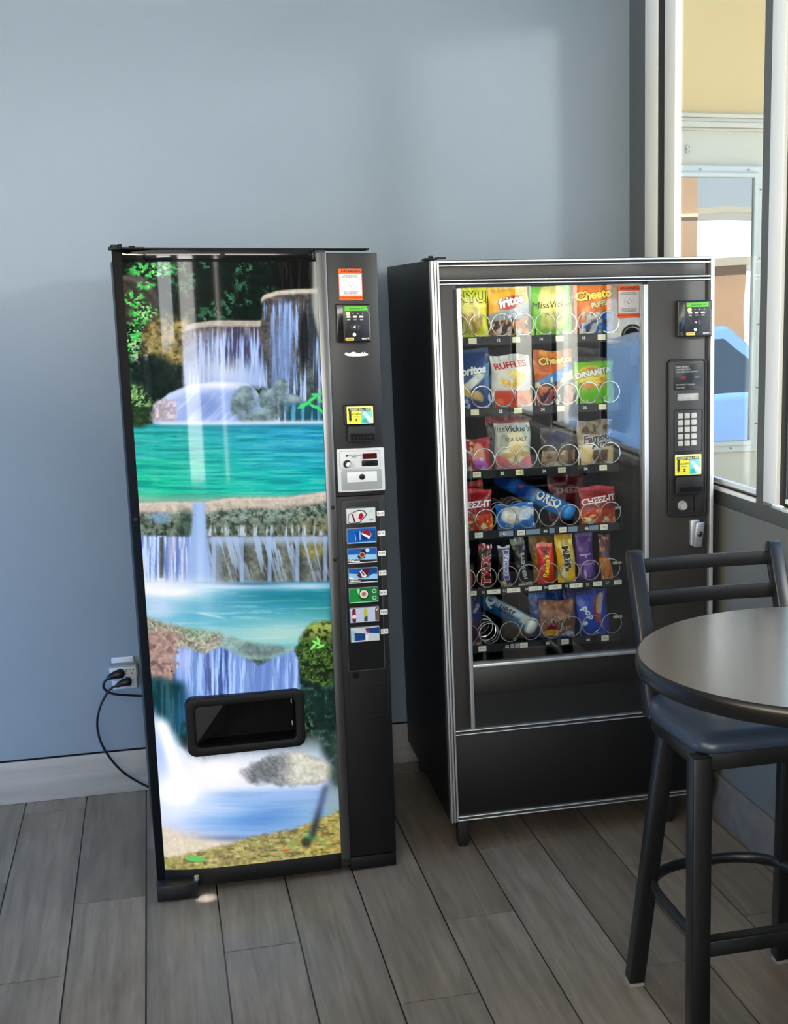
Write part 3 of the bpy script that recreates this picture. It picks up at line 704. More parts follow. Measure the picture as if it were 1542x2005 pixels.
    L(gau(X, Y, 400, 1585, 90, 14) * .8, (208, 208, 250)); L(gau(X, Y, 360, 1625, 60, 14) * .7, (186, 192, 240)); L(bp * (1 - ss(.4, .5, rip)) * .12, (70, 96, 160)); L(box2(X, Y, 636, 680, 1540, 1600, 8) * .6, (150, 176, 168))
    sa = ss(1606, 1640, Y - (X - 320) * .16) * (1 - ss(470, 530, X)); L(sa, tex(.85, 1.12, (218, 206, 186))); L(gau(X, Y, 450, 1640, 50, 6) * .8, (110, 110, 150))
    y5 = I([318, 360, 400, 450, 500, 560, 610, 650, 670], [1684, 1676, 1664, 1650, 1636, 1626, 1612, 1596, 1588], X); mo = ss(y5 - 5, y5 + 5, Y + 10 * (n1 - .5))
    L(mo, tex(.5, 1.4, (164, 152, 92))); L(mo * ss(560, 620, X) * .5, tex(.5, 1.5, (196, 170, 78))); L(mo * ss(.5, .7, fbm(X / 12 + 3, Y / 4, 4)) * .6, (208, 202, 142)); L(mo * (1 - ss(.3, .46, fbm(X / 13 + 2, Y / 5, 4))) * .6, (78, 76, 46)); L(mo * ss(.62, .7, n1) * .5, (120, 156, 84))
    L(ell(X, Y, 384, 1682, 22, 6, .4) + ell(X, Y, 606, 1640, 16, 9, .5) * .8, (96, 190, 96)); L(ell(X, Y, 560, 1665, 9, 2.5, .4, -.1), (206, 92, 40)); L(ell(X, Y, 598, 1650, 12, 12, .6) * .8, (40, 36, 44))
    L(np.exp(-((X - 638 + (Y - 1535) * .27) / 8) ** 2) * ss(1530, 1548, Y) * (1 - ss(1630, 1660, Y)) * .85, np.array((84, 92, 130)) * (1 - .55 * ss(1570, 1625, Y))[..., None])
    # the print is lit unevenly from behind
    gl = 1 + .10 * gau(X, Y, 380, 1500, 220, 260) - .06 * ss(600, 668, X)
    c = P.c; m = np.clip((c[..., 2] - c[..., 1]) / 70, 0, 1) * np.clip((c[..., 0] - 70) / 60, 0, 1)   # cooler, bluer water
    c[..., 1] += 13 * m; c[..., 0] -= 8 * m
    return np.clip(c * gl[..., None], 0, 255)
mural()

# --- delivery opening
ch = empty('delivery_port', None, parent=DRK)
tilt = T(.2815, -.004, .5215) @ R(math.radians(.0), 'Y')
ch.matrix_local = tilt
MB().frame(-.171, .171, -.088, .088, -.016, .022, .026, .026, .014).build('bezel', K['black'], ch, bev=.003)
b = MB(); b.box(-.1535, .1535, .085, .0875, -.0685, .0685); b.box(-.1535, .1535, .0, .085, -.0688, -.066); b.box(-.1535, .1535, .0, .085, .066, .0688); b.box(-.1535, -.151, .0, .085, -.0688, .0688); b.box(.151, .1535, .0, .085, -.0688, .0688)
b.build('chute', K['hole'], ch)
b = MB()
for k in range(7): b.box(-.07 + k * .018, -.066 + k * .018, .06, .066, .0, .062)
b.box(-.08, .06, .06, .066, .056, .062); b.build('grille', K['hole'], ch)
MB().add([(-.15, .012, -.065), (-.06, .03, -.02), (-.05, .03, .062), (-.15, .03, .062)], [(0, 1, 2, 3)]).build('flap', mat('smoked_flap', (9, 10, 12), .3, spec=.3), ch)
MB().lathe([(0, 0), (.003, 0), (.003, .004), (0, .004)], (-.02, .055, .045), 10, axis='y').build('bracket_screw', K['steel'], ch)
for z_ in (.038, -.03): MB().box(.136, .139, .02, .026, z_, z_ + .014).build('flap_pin', K['steel'], ch)

# --- hinges
b = MB(); b.box(-.009, .022, -.012, .07, 1.873, 1.8805); b.box(.02, .085, .012, .05, 1.8745, 1.881); b.cyl((.008, .03, 1.875), 'z', .011, .012, 16); b.cyl((.022, .03, 1.878), 'z', .005, .012, 10); b.box(.045, .06, .02, .045, 1.879, 1.884)
b.build('top_hinge', K['black'], DRK, bev=.0015)
b = MB(); b.box(-.004, .116, -.03, .02, .002, .050); b.build('bottom_hinge', mat('dark_steel', (26, 28, 34), .4, metal=.3), DRK, bev=.003)
MB().cyl((.112, -.012, .05), 'z', .008, .012, 12).build('hinge_pin', K['steel'], DRK)

# --- control column
pn = MB().box(.5738, .7195, .002, .085, 1.175, 1.8665).build('control_panel', M_dpan, DRK, bev=.002)
MB().box(.5738, .7195, .0025, .085, .05, 1.1745).build('lower_column', mat('control_panel_shaded', (13, 14, 17), .5, spec=.35), DRK, bev=.002)  # lower half of the same panel, darkened to paint in shade
MB().box(.5738, .7195, .006, .085, .004, .047).build('kick_plate', K['black'], DRK, bev=.003)
MB().box(.01, .70, .012, .085, 1.8745, 1.880).build('top_cap', K['black'], DRK, bev=.002)
Mred = (1.0, .12, .02); W_ = (.86, .86, .85); BK = (.02, .02, .02); OR = lin((250, 98, 30))
def warning(name, x0, x1, z0, z1, y, parent, shade_dim=1.0):
    k = lambda c: tuple(v * shade_dim for v in c)
    b = MB(); w = x1 - x0; h = z1 - z0; cx = (x0 + x1) / 2
    b.box(x0, x1, y, y + .0008, z0, z1, k(OR)); b.box(x0 + w * .02, x1 - w * .02, y - .0002, y, z0 + h * .15, z0 + h * .845, k((.8, .79, .78)))
    b.text('WARNING', cx + w * .1, z1 - h * .075, y - .0006, h * .13, BK, .02)
    b.add([(x0 + w * .1, y - .0005, z1 - h * .11), (x0 + w * .2, y - .0005, z1 - h * .11), (x0 + w * .15, y - .0005, z1 - h * .03)], [(0, 1, 2)], BK)
    for t, z in (('NEVER TIP MACHINE', .79), ('FREE VENDING UNLIKELY', .745)): b.text(t, cx, z0 + h * z, y - .0006, h * .048, BK, .01)
    for t, z in (('TIPPING OR ROCKING', .29), ('MAY CAUSE SERIOUS', .245), ('INJURY OR DEATH', .2)): b.text(t, cx, z0 + h * z, y - .0006, h * .05, BK, .01)
    b.text('DO NOT ROCK OR TILT MACHINE', cx, z0 + h * .09, y - .0006, h * .05, BK, .015)
    c = (cx, y - .0005, z0 + h * .52); r = w * .22
    b.tube([(c[0] + r * math.cos(a * PI / 12), c[1], c[2] + r * math.sin(a * PI / 12)) for a in range(24)], w * .012, 4, True, k(lin((220, 120, 110))), flat=(1, .1))
    q = [(-.08, .0), (.04, .11), (.14, .0), (.02, -.11)]
    b.tube([(c[0] + a * w, c[1] - .0002, c[2] + d * w) for a, d in q], w * .01, 4, True, BK, flat=(1, .1))
    b.tube([(c[0] - .1 * w, c[1] - .0002, c[2] - .06 * w), (c[0] + .03 * w, c[1] - .0002, c[2] - .12 * w)], w * .02, 4, False, BK, flat=(1, .1))
    o = b.build(name, K['attrmatte'], parent, colors=True); return o
warning('warning_sticker', .6075, .674, 1.7355, 1.8225, .0012, DRK)

def card_reader(x0, x1, z0, z1, y, parent):
    """black cashless reader; returns its housing (a part)"""
    w = x1 - x0; h = z1 - z0
    hs = MB().rrect(x0, x1, z0, z1, y - .026, y, .004).build('card_reader', K['blackgloss'], parent, bev=.003)
    fx0 = x0 + w * .2
    MB().rrect(fx0, x1 - w * .03, z0 + h * .03, z1 - h * .03, y - .0275, y - .025, .003).build('faceplate', mat('reader_face', (30, 31, 36), .3), hs, bev=.0008)
    ym = y - .028
    lx = lambda t: fx0 + (x1 - fx0) * t; lz = lambda t: z1 - h * t
    MB().box(lx(.06), lx(.86), ym, ym + .001, lz(.18), lz(.06)).build('screen', mat('green_lcd', (60, 140, 40), .3, emis=(96, 178, 52), es=.75), hs)
    b = MB()
    b.box(lx(.22), lx(.62), ym - .0004, ym, lz(.135), lz(.115), (.04, .14, .03)); b.box(lx(.66), lx(.74), ym - .0004, ym, lz(.125), lz(.10), (.04, .14, .03))
    b.build('screen_text', K['attr'], hs, colors=True)
    MB().lathe([(.0, -.001), (.0055 * w / .1, -.0008), (.0058 * w / .1, .001)], (lx(.17), ym, lz(.255)), 16, axis='y').build('status_light', mat('lit_status', (230, 250, 120), .3, emis=(226, 246, 110), es=1.1), hs)
    b = MB()
    for k in range(3):
        b.lathe([(.0, -.0005), (.0016, -.0004), (.0017, .001)], (lx(.36 + .17 * k), ym, lz(.25)), 10, axis='y', col=(.6, .6, .6))
        b.rrect(lx(.12 + .23 * k), lx(.26 + .23 * k), lz(.36), lz(.31), ym - .0006, ym + .001, .001, col=(.7, .7, .68))
        b.rrect(lx(.14 + .23 * k), lx(.25 + .23 * k), lz(.425), lz(.39), ym - .0006, ym + .001, .001, col=((.5, .35, .3), (.25, .25, .25), (.35, .35, .42))[k])
    b.build('payment_icon', K['attr'], hs, colors=True)
    b = MB(); c = (lx(.42), ym - .0004, lz(.60)); g = (.62, .62, .6)
    b.tube([(c[0] + .014 * w / .1 * math.cos(a * PI / 12), c[1], c[2] + .008 * w / .1 * math.sin(a * PI / 12)) for a in range(24)], .0005, 4, True, (.3, .3, .3), flat=(1, .3))
    b.add([(c[0] - .008, c[1], c[2]), (c[0] + .001, c[1], c[2] - .005), (c[0] + .001, c[1], c[2] + .005)], [(0, 1, 2)], g)
    for rad in (.005, .009):
        b.tube([(c[0] + .001 + rad * math.cos(a), c[1], c[2] + rad * math.sin(a)) for a in (-.6, -.3, 0, .3, .6)], .0009, 4, False, g, flat=(1, .3))
    b.build('tap_symbol', K['attr'], hs, colors=True)
    MB().lathe([(.0, -.001), (.0048, -.0008), (.005, .001)], (lx(.38), ym, lz(.80)), 14, axis='y').build('blue_light', mat('lit_blue_white', (180, 220, 255), .3, emis=(190, 225, 255), es=1.1), hs)
    b = MB(); b.rrect(lx(.05), lx(.36), lz(.955), lz(.875), ym - .0006, ym + .001, .002, col=lin((246, 196, 110))); b.box(lx(.09), lx(.32), ym - .0009, ym - .0005, lz(.925), lz(.905), (.3, .16, .05)); b.build('yellow_badge', K['attr'], hs, colors=True)
    b = MB(); b.text('eport', lx(.77), lz(.91), ym - .0008, h * .085, (.85, .85, .85), .015); b.build('lettering', K['attr'], hs, colors=True)
    MB().tube([(x1 - w * .09, ym, lz(.1)), (x1 - w * .09, ym, lz(.2)), (x1 - w * .05, ym, lz(.28)), (x1 - w * .05, ym, lz(.95))], .0007, 6).build('edge_line', K['greyplastic'], hs)
    return hs
card_reader(.592, .691, 1.6185, 1.7255, .002, DRK)
# torn remains of a white sticker
pts = [(.6165, 1.584), (.6185, 1.589), (.623, 1.5895), (.630, 1.586), (.638, 1.5905), (.645, 1.591), (.652, 1.587), (.662, 1.586), (.6675, 1.590), (.671, 1.586), (.674, 1.591), (.677, 1.587), (.6845, 1.584), (.682, 1.580), (.672, 1.5785), (.66, 1.578), (.64, 1.578), (.625, 1.5795)]
MB().prism(pts[::-1], .0008, .0022).build('torn_sticker', mat('white_paper_scrap', (232, 232, 230), .7), DRK)

def bill_label(x0, x1, z0, z1, y, parent):
    b = MB(); w = x1 - x0; h = z1 - z0; YL = lin((236, 226, 60)); TE = lin((120, 205, 210))
    b.rrect(x0, x1, z0, z1, y, y + .001, .002, col=lin((246, 240, 140)))
    b.box(x0 + w * .03, x0 + w * .53, y - .0004, y, z0 + h * .03, z1 - h * .1, YL); b.box(x0 + w * .53, x1 - w * .03, y - .0004, y, z0 + h * .03, z1 - h * .25, TE)
    b.box(x0 + w * .06, x1 - w * .08, y - .0006, y - .0003, z1 - h * .25, z1 - h * .1, BK); b.box(x0 + w * .08, x0 + w * .17, y - .0006, y - .0003, z0 + h * .28, z1 - h * .1, BK)
    b.add([(x0 + w * .125, y - .0006, z0 + h * .12), (x0 + w * .19, y - .0006, z0 + h * .29), (x0 + w * .06, y - .0006, z0 + h * .29)], [(0, 1, 2)], BK)
    b.text('INSERT BILL HERE', x0 + w * .52, z1 - h * .175, y - .001, h * .15, lin((240, 236, 190)), .01)
    b.text('ACCEPTS', x0 + w * .35, z0 + h * .55, y - .001, h * .13, BK, .01); b.box(x0 + w * .24, x0 + w * .46, y - .0006, y - .0003, z0 + h * .40, z0 + h * .43, (.3, .3, .05))
    b.box(x0 + w * .30, x0 + w * .40, y - .0006, y - .0003, z0 + h * .16, z0 + h * .2, BK); b.box(x0 + w * .335, x0 + w * .365, y - .0006, y - .0003, z0 + h * .2, z0 + h * .28, BK); b.box(x0 + w * .30, x0 + w * .40, y - .0006, y - .0003, z0 + h * .28, z0 + h * .31, BK)
    # hand with a note
    b.add([(x0 + w * .60, y - .0006, z0 + h * .6), (x0 + w * .68, y - .0006, z0 + h * .68), (x0 + w * .97, y - .0006, z0 + h * .3), (x0 + w * .97, y - .0006, z0 + h * .05), (x0 + w * .85, y - .0006, z0 + h * .08)], [(0, 4, 3, 2, 1)], lin((214, 236, 240)))
    b.add([(x0 + w * .56, y - .0007, z0 + h * .06), (x0 + w * .8, y - .0007, z0 + h * .06), (x0 + w * .72, y - .0007, z0 + h * .3), (x0 + w * .6, y - .0007, z0 + h * .3)], [(0, 1, 2, 3)], lin((40, 176, 170)))
    return b.build('instruction_label', K['attr'], parent, colors=True)
def bill_slot(x0, x1, z0, z1, y, parent):
    w = x1 - x0
    b = MB(); b.rrect(x0, x1, z0, z1, y - .03, y, .004); o = b.build('bill_slot', K['blackmat'], parent, bev=.003)
    MB().rrect(x0 + w * .1, x1 - w * .05, z0 + .006, z0 + .024, y - .0315, y - .028, .002).build('slot_mouth', K['hole'], o)
    b = MB()
    for k in range(6): b.lathe([(0, -.0006), (.0012, -.0005), (.0012, .0005)], (x0 + w * (.22 + .12 * k), y - .0318, z0 + .014), 8, axis='y')
    b.build('guide_light', mat('dim_guide_light', (70, 64, 58), .4), o)
    return o
hb_ = MB().rrect(.6055, .694, 1.383, 1.441, -.012, .002, .003).build('bill_acceptor', K['blackmat'], DRK, bev=.003)
bill_label(.6135, .690, 1.386, 1.4365, -.0135, hb_)
bill_slot(.612, .6935, 1.335, 1.381, .002, DRK)

# coin panel
cp = MB().rrect(.5815, .7205, 1.188, 1.3145, -.006, .002, .005).build('coin_panel', mat('light_grey_enamel', (205, 208, 211), .35), DRK, bev=.002)
MB().frame(.588, .708, 1.255, 1.308, -.0072, -.0055, .0008, .006, .0055).build('panel_outline', K['greyplastic'], cp)
MB().rrect(.592, .711, 1.194, 1.2525, -.0075, -.0055, .005).build('lower_plate', K['greyplastic'], cp, bev=.001)
MB().rrect(.608, .696, 1.216, 1.2465, -.010, -.007, .002).build('lock_plate', K['whiteplastic'], cp, bev=.001)
b = MB(); b.lathe([(0, -.004), (.006, -.0035), (.0085, -.001), (.0085, .002)], (.652, -.0105, 1.2315), 20, axis='y'); b.box(.648, .656, -.0156, -.0143, 1.231, 1.232); b.build('lock', K['black'], cp, smooth=True)
b = MB(); b.lathe([(0, -.002), (.011, -.002), (.012, .001), (.012, .003)], (.611, -.007, 1.270), 24, axis='y'); b.build('knob_ring', K['black'], cp)
MB().lathe([(0, -.012), (.0075, -.011), (.0085, -.004), (.0085, .0)], (.613, -.009, 1.269), 22, axis='y').build('return_knob', K['silver'], cp, smooth=True)
MB().lathe([(0, -.001), (.003, -.001), (.003, .001)], (.610, -.0065, 1.294), 12, axis='y').build('coin_light', K['black'], cp)
b = MB(); b.text('EXACT CHANGE', .632, 1.2955, -.0068, .0055, BK, .01); b.text('ONLY', .632, 1.290, -.0068, .0055, BK, .01); b.build('lettering', K['attr'], cp, colors=True)
MB().rrect(.656, .698, 1.283, 1.299, -.0085, -.006, .002).build('credit_display', mat('dark_red_display', (58, 10, 12), .15, emis=(70, 8, 8), es=.25), cp)
o = MB().rrect(.653, .7005, 1.262, 1.279, -.0085, -.006, .003).build('coin_slot', K['black'], cp, bev=.001)
MB().rrect(.664, .692, 1.267, 1.275, -.0092, -.0083, .002).build('slot_mouth', K['hole'], o)

# selection door with seven picture buttons and price tags
sd = MB().rrect(.5905, .703, .645, 1.1615, -.002, .003, .004).build('selection_door', mat('black_selection_door', (19, 20, 21), .45, spec=.35), DRK, bev=.002)
MB().frame(.5905, .703, .645, 1.1615, -.003, -.001, .002, .004).build('door_edge', mat('worn_edge', (66, 67, 68), .4), sd)
BL = lin((24, 92, 178)); DB = lin((16, 40, 96)); LB = lin((150, 200, 236)); RD = lin((176, 20, 40)); GRN = lin((20, 120, 58)); SIL = lin((205, 212, 214)); MAR = lin((92, 22, 40))
def pic(b, k, x0, x1, z0, z1, y):
    w = x1 - x0; h = z1 - z0; X = lambda t: x0 + w * t; Z = lambda t: z0 + h * t
    def quad(pts, col, d=.0004): b.add([(X(a), y - d, Z(c)) for a, c in pts], [tuple(range(len(pts)))], col)
    def disc(cx, cz, r, col, d=.0008, sx=1, a0=0, a1=2 * PI): quad([(cx + r * sx * math.cos(a0 + (a1 - a0) * i / 20) * h / w, cz + r * math.sin(a0 + (a1 - a0) * i / 20)) for i in range(20 if a1 - a0 > 6 else 21)], col, d)
    quad([(0, 0), (1, 0), (1, 1), (0, 1)], (SIL, BL, LB, LB, GRN, lin((200, 206, 232)), SIL)[k], .0001)
    if k == 0:      # silver can lying on ice
        quad([(.02, .1), (.1, .0), (.45, .0), (.72, .55), (.62, .85), (.4, .9), (.06, .62)], BK, .0003); quad([(.05, .12), (.13, .03), (.43, .05), (.68, .56), (.58, .8), (.4, .84), (.08, .6)], lin((210, 208, 212)), .0005)
        quad([(.17, .62), (.22, .65), (.3, .1), (.25, .08)], MAR, .0007); quad([(.4, .3), (.5, .2), (.6, .5), (.52, .7), (.44, .62)], RD, .0007); quad([(.38, .72), (.46, .78), (.48, .66), (.4, .6)], W_, .0008)
        disc(.86, .78, .12, lin((180, 206, 210)), .0006); b.text('DIET', X(.86), Z(.18), y - .0009, h * .16, DB, .02)
    elif k == 1:    # blue can with a round red, white and blue badge
        quad([(.3, .12), (.98, .22), (.98, .85), (.28, .8)], lin((18, 72, 150)), .0003); quad([(.0, .0), (1, 0), (1, .06), (0, .06)], LB, .0005); quad([(.42, .2), (.46, .2), (.46, .82), (.42, .82)], LB, .0005); quad([(.27, .2), (.3, .2), (.28, .6), (.26, .6)], LB, .0005)
        disc(.66, .55, .34, W_, .0006); disc(.66, .57, .32, lin((150, 30, 48)), .0008, 1, -.5, 2.75); disc(.65, .52, .32, lin((18, 46, 120)), .0008, 1, 2.85, 5.3)
    elif k in (2, 3):
        quad([(0, 1), (0, .62 if k == 2 else .7), (.4, .6), (1, .55), (1, 1)], BL, .0003)
        if k == 3: quad([(.6, .3), (1, .75), (1, 1), (.7, 1)], BL, .0003); quad([(.0, .5), (.36, .2), (.2, .2), (0, .34)], W_, .0004)
        quad([(0, 0), (1, 0.02), (1, .2), (.6, .22), (.14, .3), (0, .3)], BK, .0004); quad([(0, 0), (1, .02), (1, .06), (0, .05)], W_, .0005)
        c = (.48, .58) if k == 2 else (.5, .62)
        quad([(c[0] - .16, c[1] - .12), (c[0] - .1, c[1] - .3), (c[0] + .1, c[1] - .26), (c[0] + .17, c[1] + .32), (c[0] + .02, c[1] + .36)] if k == 2 else [(c[0] - .22, c[1] - .1), (c[0] - .12, c[1] - .28), (c[0] + .12, c[1] - .26), (c[0] + .25, c[1] + .36), (c[0] - .04, c[1] + .36)], lin((44, 26, 30)) if k == 2 else MAR, .0006)
        if k == 2: disc(.49, .56, .2, lin((206, 150, 130)), .0008); disc(.49, .56, .14, lin((120, 40, 36)), .0009); disc(.68, .86, .14, lin((206, 222, 236)), .0008)
        else: quad([(.38, .8), (.46, .9), (.62, .5), (.58, .36), (.46, .42)], W_, .0008); quad([(.42, .76), (.47, .82), (.57, .52), (.5, .48)], lin((120, 90, 110)), .0009)
        b.text('NEW' if k == 2 else 'DR', X(.1), Z(.22), y - .001, h * .2, W_, .02); b.box(X(.04), X(.4), y - .001, y - .0006, Z(.1), Z(.17), W_)
    elif k == 4:
        quad([(0, 0), (.4, 0), (.36, 1), (0, 1)], lin((30, 140, 66)), .0003); quad([(.26, .96), (.36, .96), (.34, .6), (.3, .62)], lin((190, 226, 170)), .0005); quad([(0, 0), (1, 0), (1, .06), (0, .06)], lin((150, 226, 170)), .0005)
        disc(.5, .56, .36, lin((10, 60, 30)), .0005); disc(.5, .58, .29, lin((226, 224, 205)), .0007); disc(.5, .58, .17, lin((206, 150, 140)), .0009); b.text('7', X(.5), Z(.58), y - .0012, h * .28, RD, .03)
        for z in (.75, .28): disc(.87, z, .15, lin((170, 226, 190)), .0006); disc(.87, z, .09, GRN, .0008)
    elif k == 5:
        for c, col in ((.13, lin((120, 24, 48))), (.54, lin((196, 196, 70))), (.94, lin((110, 84, 66)))): quad([(c - .065, .02), (c + .06, .02), (c + .06, .86), (c + .03, .97), (c - .03, .97), (c - .065, .86)], col, .0005)
        disc(.13, .42, .14, W_, .0008); disc(.13, .7, .08, RD, .0008); quad([(.48, .05), (.6, .05), (.6, .45), (.48, .3)], lin((50, 76, 90)), .0008); quad([(.9, .7), (.98, .8), (.98, .9), (.9, .86)], lin((236, 196, 170)), .0008)
    else:
        quad([(.12, .66), (.5, .56), (.5, .1), (.12, .06)], lin((20, 66, 130)), .0004); quad([(.55, .92), (1, .96), (1, .5), (.58, .6)], lin((20, 66, 130)), .0004); quad([(.04, .1), (.12, .08), (.12, .8), (.04, .84)], lin((150, 196, 222)), .0005)
        quad([(.44, .95), (.56, .95), (.6, .6), (.5, .5)], lin((206, 196, 214)), .0006); quad([(.5, .46), (.62, .5), (.58, .06), (.5, .06)], W_, .0006); quad([(.5, .9), (.62, .96), (.66, .66), (.56, .6)], lin((120, 60, 84)), .0007)
for k in range(7):
    zc = 1.1178 - k * .0598; x0, x1, z0, z1 = .602, .6865, zc - .0215, zc + .0215
    o = MB().rrect(x0 - .002, x1 + .002, z0 - .002, z1 + .002, -.011, 0, .003).build('selection_button', mat('clear_button_edge', (120, 124, 128), .15) if k == 0 else bpy.data.materials['clear_button_edge'], sd, bev=.0015)
    o['label'] = ('silver can picture', 'blue can picture with round badge', 'dark can picture on pale blue', 'maroon can picture on blue', 'green picture', 'picture of three bottles on white', 'blue and silver picture')[k]
    b = MB(); pic(b, k, x0, x1, z0, z1, -.0115); b.build('button_picture', mat('button_print', rough=.12, attr=True, spec=.5) if k == 0 else bpy.data.materials['button_print'], o, colors=True)
    tx = .693; b = MB(); b.rrect(tx, tx + .0225, zc - .0075 + .002, zc + .0075 + .002, -.0035, -.002, .001, col=lin((236, 236, 232)))
    b.text(('$1.00', '$1.50', '$1.50', '$1.50', '$1.50', '$2.50', '$2.50')[k], tx + .0112, zc + .002, -.004, .0078, BK, .01); b.build('price_tag', K['attrmatte'], sd, colors=True)
b = MB(); b.frame(.592, .709, .50, .668, .0, .003, .002, .004); b.frame(.592, .709, .60, .668, .0, .003, .0015, .004); b.build('access_panel', mat('black_panel_line', (24, 25, 27), .4), DRK)
MB().rrect(.604, .622, .622, .64, -.002, .003, .004).build('coin_return_cup', K['hole'], DRK)
# ------------------------------------------------------------------ snack machine
SNM = Matrix(((0.999756, 0.020942, -0.00698, 0.807692), (-0.020942, 0.999781, 0.000146, 4.001821), (0.006981, 0.0, 0.999976, 0.0), (0, 0, 0, 1)))
SNK = empty('snack_vending_machine', SNM, 'wide black snack machine with glass front, silver trim and coil shelves, beside the window', 'vending machine')
M_scab = mat('black_cabinet_steel', (15, 16, 18), .5)
M_gp = mat('charcoal_textured_panel', (50, 48, 46), .42, bump=(600, .2, .001), var=(2, .06))
M_in = mat('black_interior', (7, 7, 8), .6, spec=.25)
D = .87
b = MB(); b.box(.008, .028, .05, D, .095, 1.846); b.box(.866, .886, .05, D, .095, 1.846); b.box(.028, .866, .05, D, 1.80, 1.846); b.box(.028, .866, .05, D, .095, .13); b.box(.028, .866, D - .02, D, .13, 1.80)
b.build('cabinet', M_scab, SNK)
b = MB(); b.box(.0285, .05, .06, .70, .13, 1.799); b.box(.64, .66, .06, .70, .6, 1.799); b.box(.05, .64, .66, .70, .6, 1.799); b.box(.05, .64, .06, .66, .585, .6)
for k in range(5): b.box(.13 + .137 * k, .142 + .137 * k, .64, .66, .6, 1.799, )
b.build('inner_liner', M_in, SNK)
for x in (.05, .757):
    for y in (.045, .78):
        b = MB().box(x - .018, x + .018, y - .018, y + .018, .012, .096); b.build('leg', K['blackmat'], SNK, bev=.002)
        MB().cyl((x, y, 0.0), 'z', .015, .013, 14).build('leveling_foot', K['blackmat'], SNK)
# door: charcoal panels, silver extrusions
b = MB()
b.box(.0085, .8855, .02, .048, .097, .5); b.box(.0085, .094, .02, .048, .5, 1.845); b.box(.6615, .8855, .02, .048, .5, 1.845); b.box(.094, .6615, .02, .048, 1.765, 1.845); b.box(.094, .6615, .02, .048, .5, .605)
dr = b.build('door', M_scab, SNK)
b = MB(); b.box(.033, .8655, .006, .021, 1.79, 1.8255); b.build('header_panel', M_gp, SNK, bev=.001)
b = MB(); b.box(.033, .0815, .008, .021, .404, 1.7735); b.build('side_panel', M_gp, SNK, bev=.001)
b = MB(); b.box(.6765, .8655, .008, .021, .404, 1.7735); b.build('control_side_panel', M_gp, SNK, bev=.001)
b = MB(); b.box(.033, .8655, .008, .021, .1185, .3835); b.build('lower_panel', mat('charcoal_panel_shaded_low', (15, 15, 16), .5, spec=.3, bump=(600, .2, .001)), SNK, bev=.001)  # darker copy of the panel colour; paints the dim lower front
b = MB(); b.box(.094, .6485, .010, .021, .514, .603); b.build('middle_panel', mat('charcoal_panel_shaded_mid', (30, 29, 28), .45, bump=(600, .2, .001)), SNK, bev=.001)  # upper panel colour darkened, shade painted in halfway down
def bars(name, lst, m=K['silver'], bev=.0012):
    b = MB()
    for x0, x1, z0, z1, y0, y1 in lst: b.box(x0, x1, y0, y1, z0, z1)
    return b.build(name, m, SNK, bev=bev)
bars('corner_trim', [(.0075, .0145, .0975, 1.8445, -.002, .03), (.0165, .0235, .0975, 1.8445, .000, .02), (.0255, .0318, .1, 1.8445, -.002, .02)])
bars('corner_trim', [(.8805, .8925, .098, 1.8445, -.002, .03)])
bars('header_trim', [(.0318, .8805, 1.8375, 1.8435, -.001, .02), (.0318, .8805, 1.8265, 1.831, .000, .02)])
bars('header_trim', [(.0318, .8805, 1.7845, 1.789, .000, .02), (.0318, .8805, 1.7745, 1.7785, .000, .02)])
bars('lower_trim', [(.0318, .8805, .3985, .4025, .000, .02), (.0318, .8805, .3865, .3902, .000, .02)])
bars('lower_trim', [(.0318, .8805, .1115, .1155, .000, .02), (.0318, .8805, .1, .1038, .000, .02)])
bars('window_trim', [(.0815, .0938, .4025, 1.7645, -.004, .024)])
bars('window_trim', [(.6615, .6755, .4025, 1.7645, -.004, .024)])
bars('window_sill', [(.0938, .6615, .6045, .6145, -.004, .024)])
MB().box(.0938, .6615, .0165, .0195, .6145, 1.767).build('glass_front', glassmat('vending_glass', .075, (.93, .95, .95)), SNK)
fl = MB(); fl.box(.094, .6485, .030, .036, .404, .514); fl = fl.build('delivery_flap', mat('black_flap', (11, 13, 19), .45), SNK)
b = MB(); b.text('PUSH', .372, .452, .029, .066, lin((5, 6, 8)), .025, 0, 'c', 0, .95); b.build('lettering', K['attr'], fl, colors=True)
b = MB(); b.box(-.006, .03, .006, .06, 1.8465, 1.8525); b.cyl((.012, .02, 1.8525), 'z', .007, .006, 12); b.box(.026, .055, .006, .03, 1.8485, 1.854); b.box(-.003, .02, .06, .10, 1.8465, 1.85); b.build('top_hinge', K['black'], SNK, bev=.001)
warning('warning_sticker', .585, .6545, 1.665, 1.7615, .0158, SNK, .45)  # colours lowered to paint in the glass's dimness and reflection
MB().cyl((.06, .3, 1.778), 'x', .012, .56, 12).build('light_tube', mat('lamp_tube', (240, 245, 235), .4, emis=(235, 245, 230), es=.5), SNK)

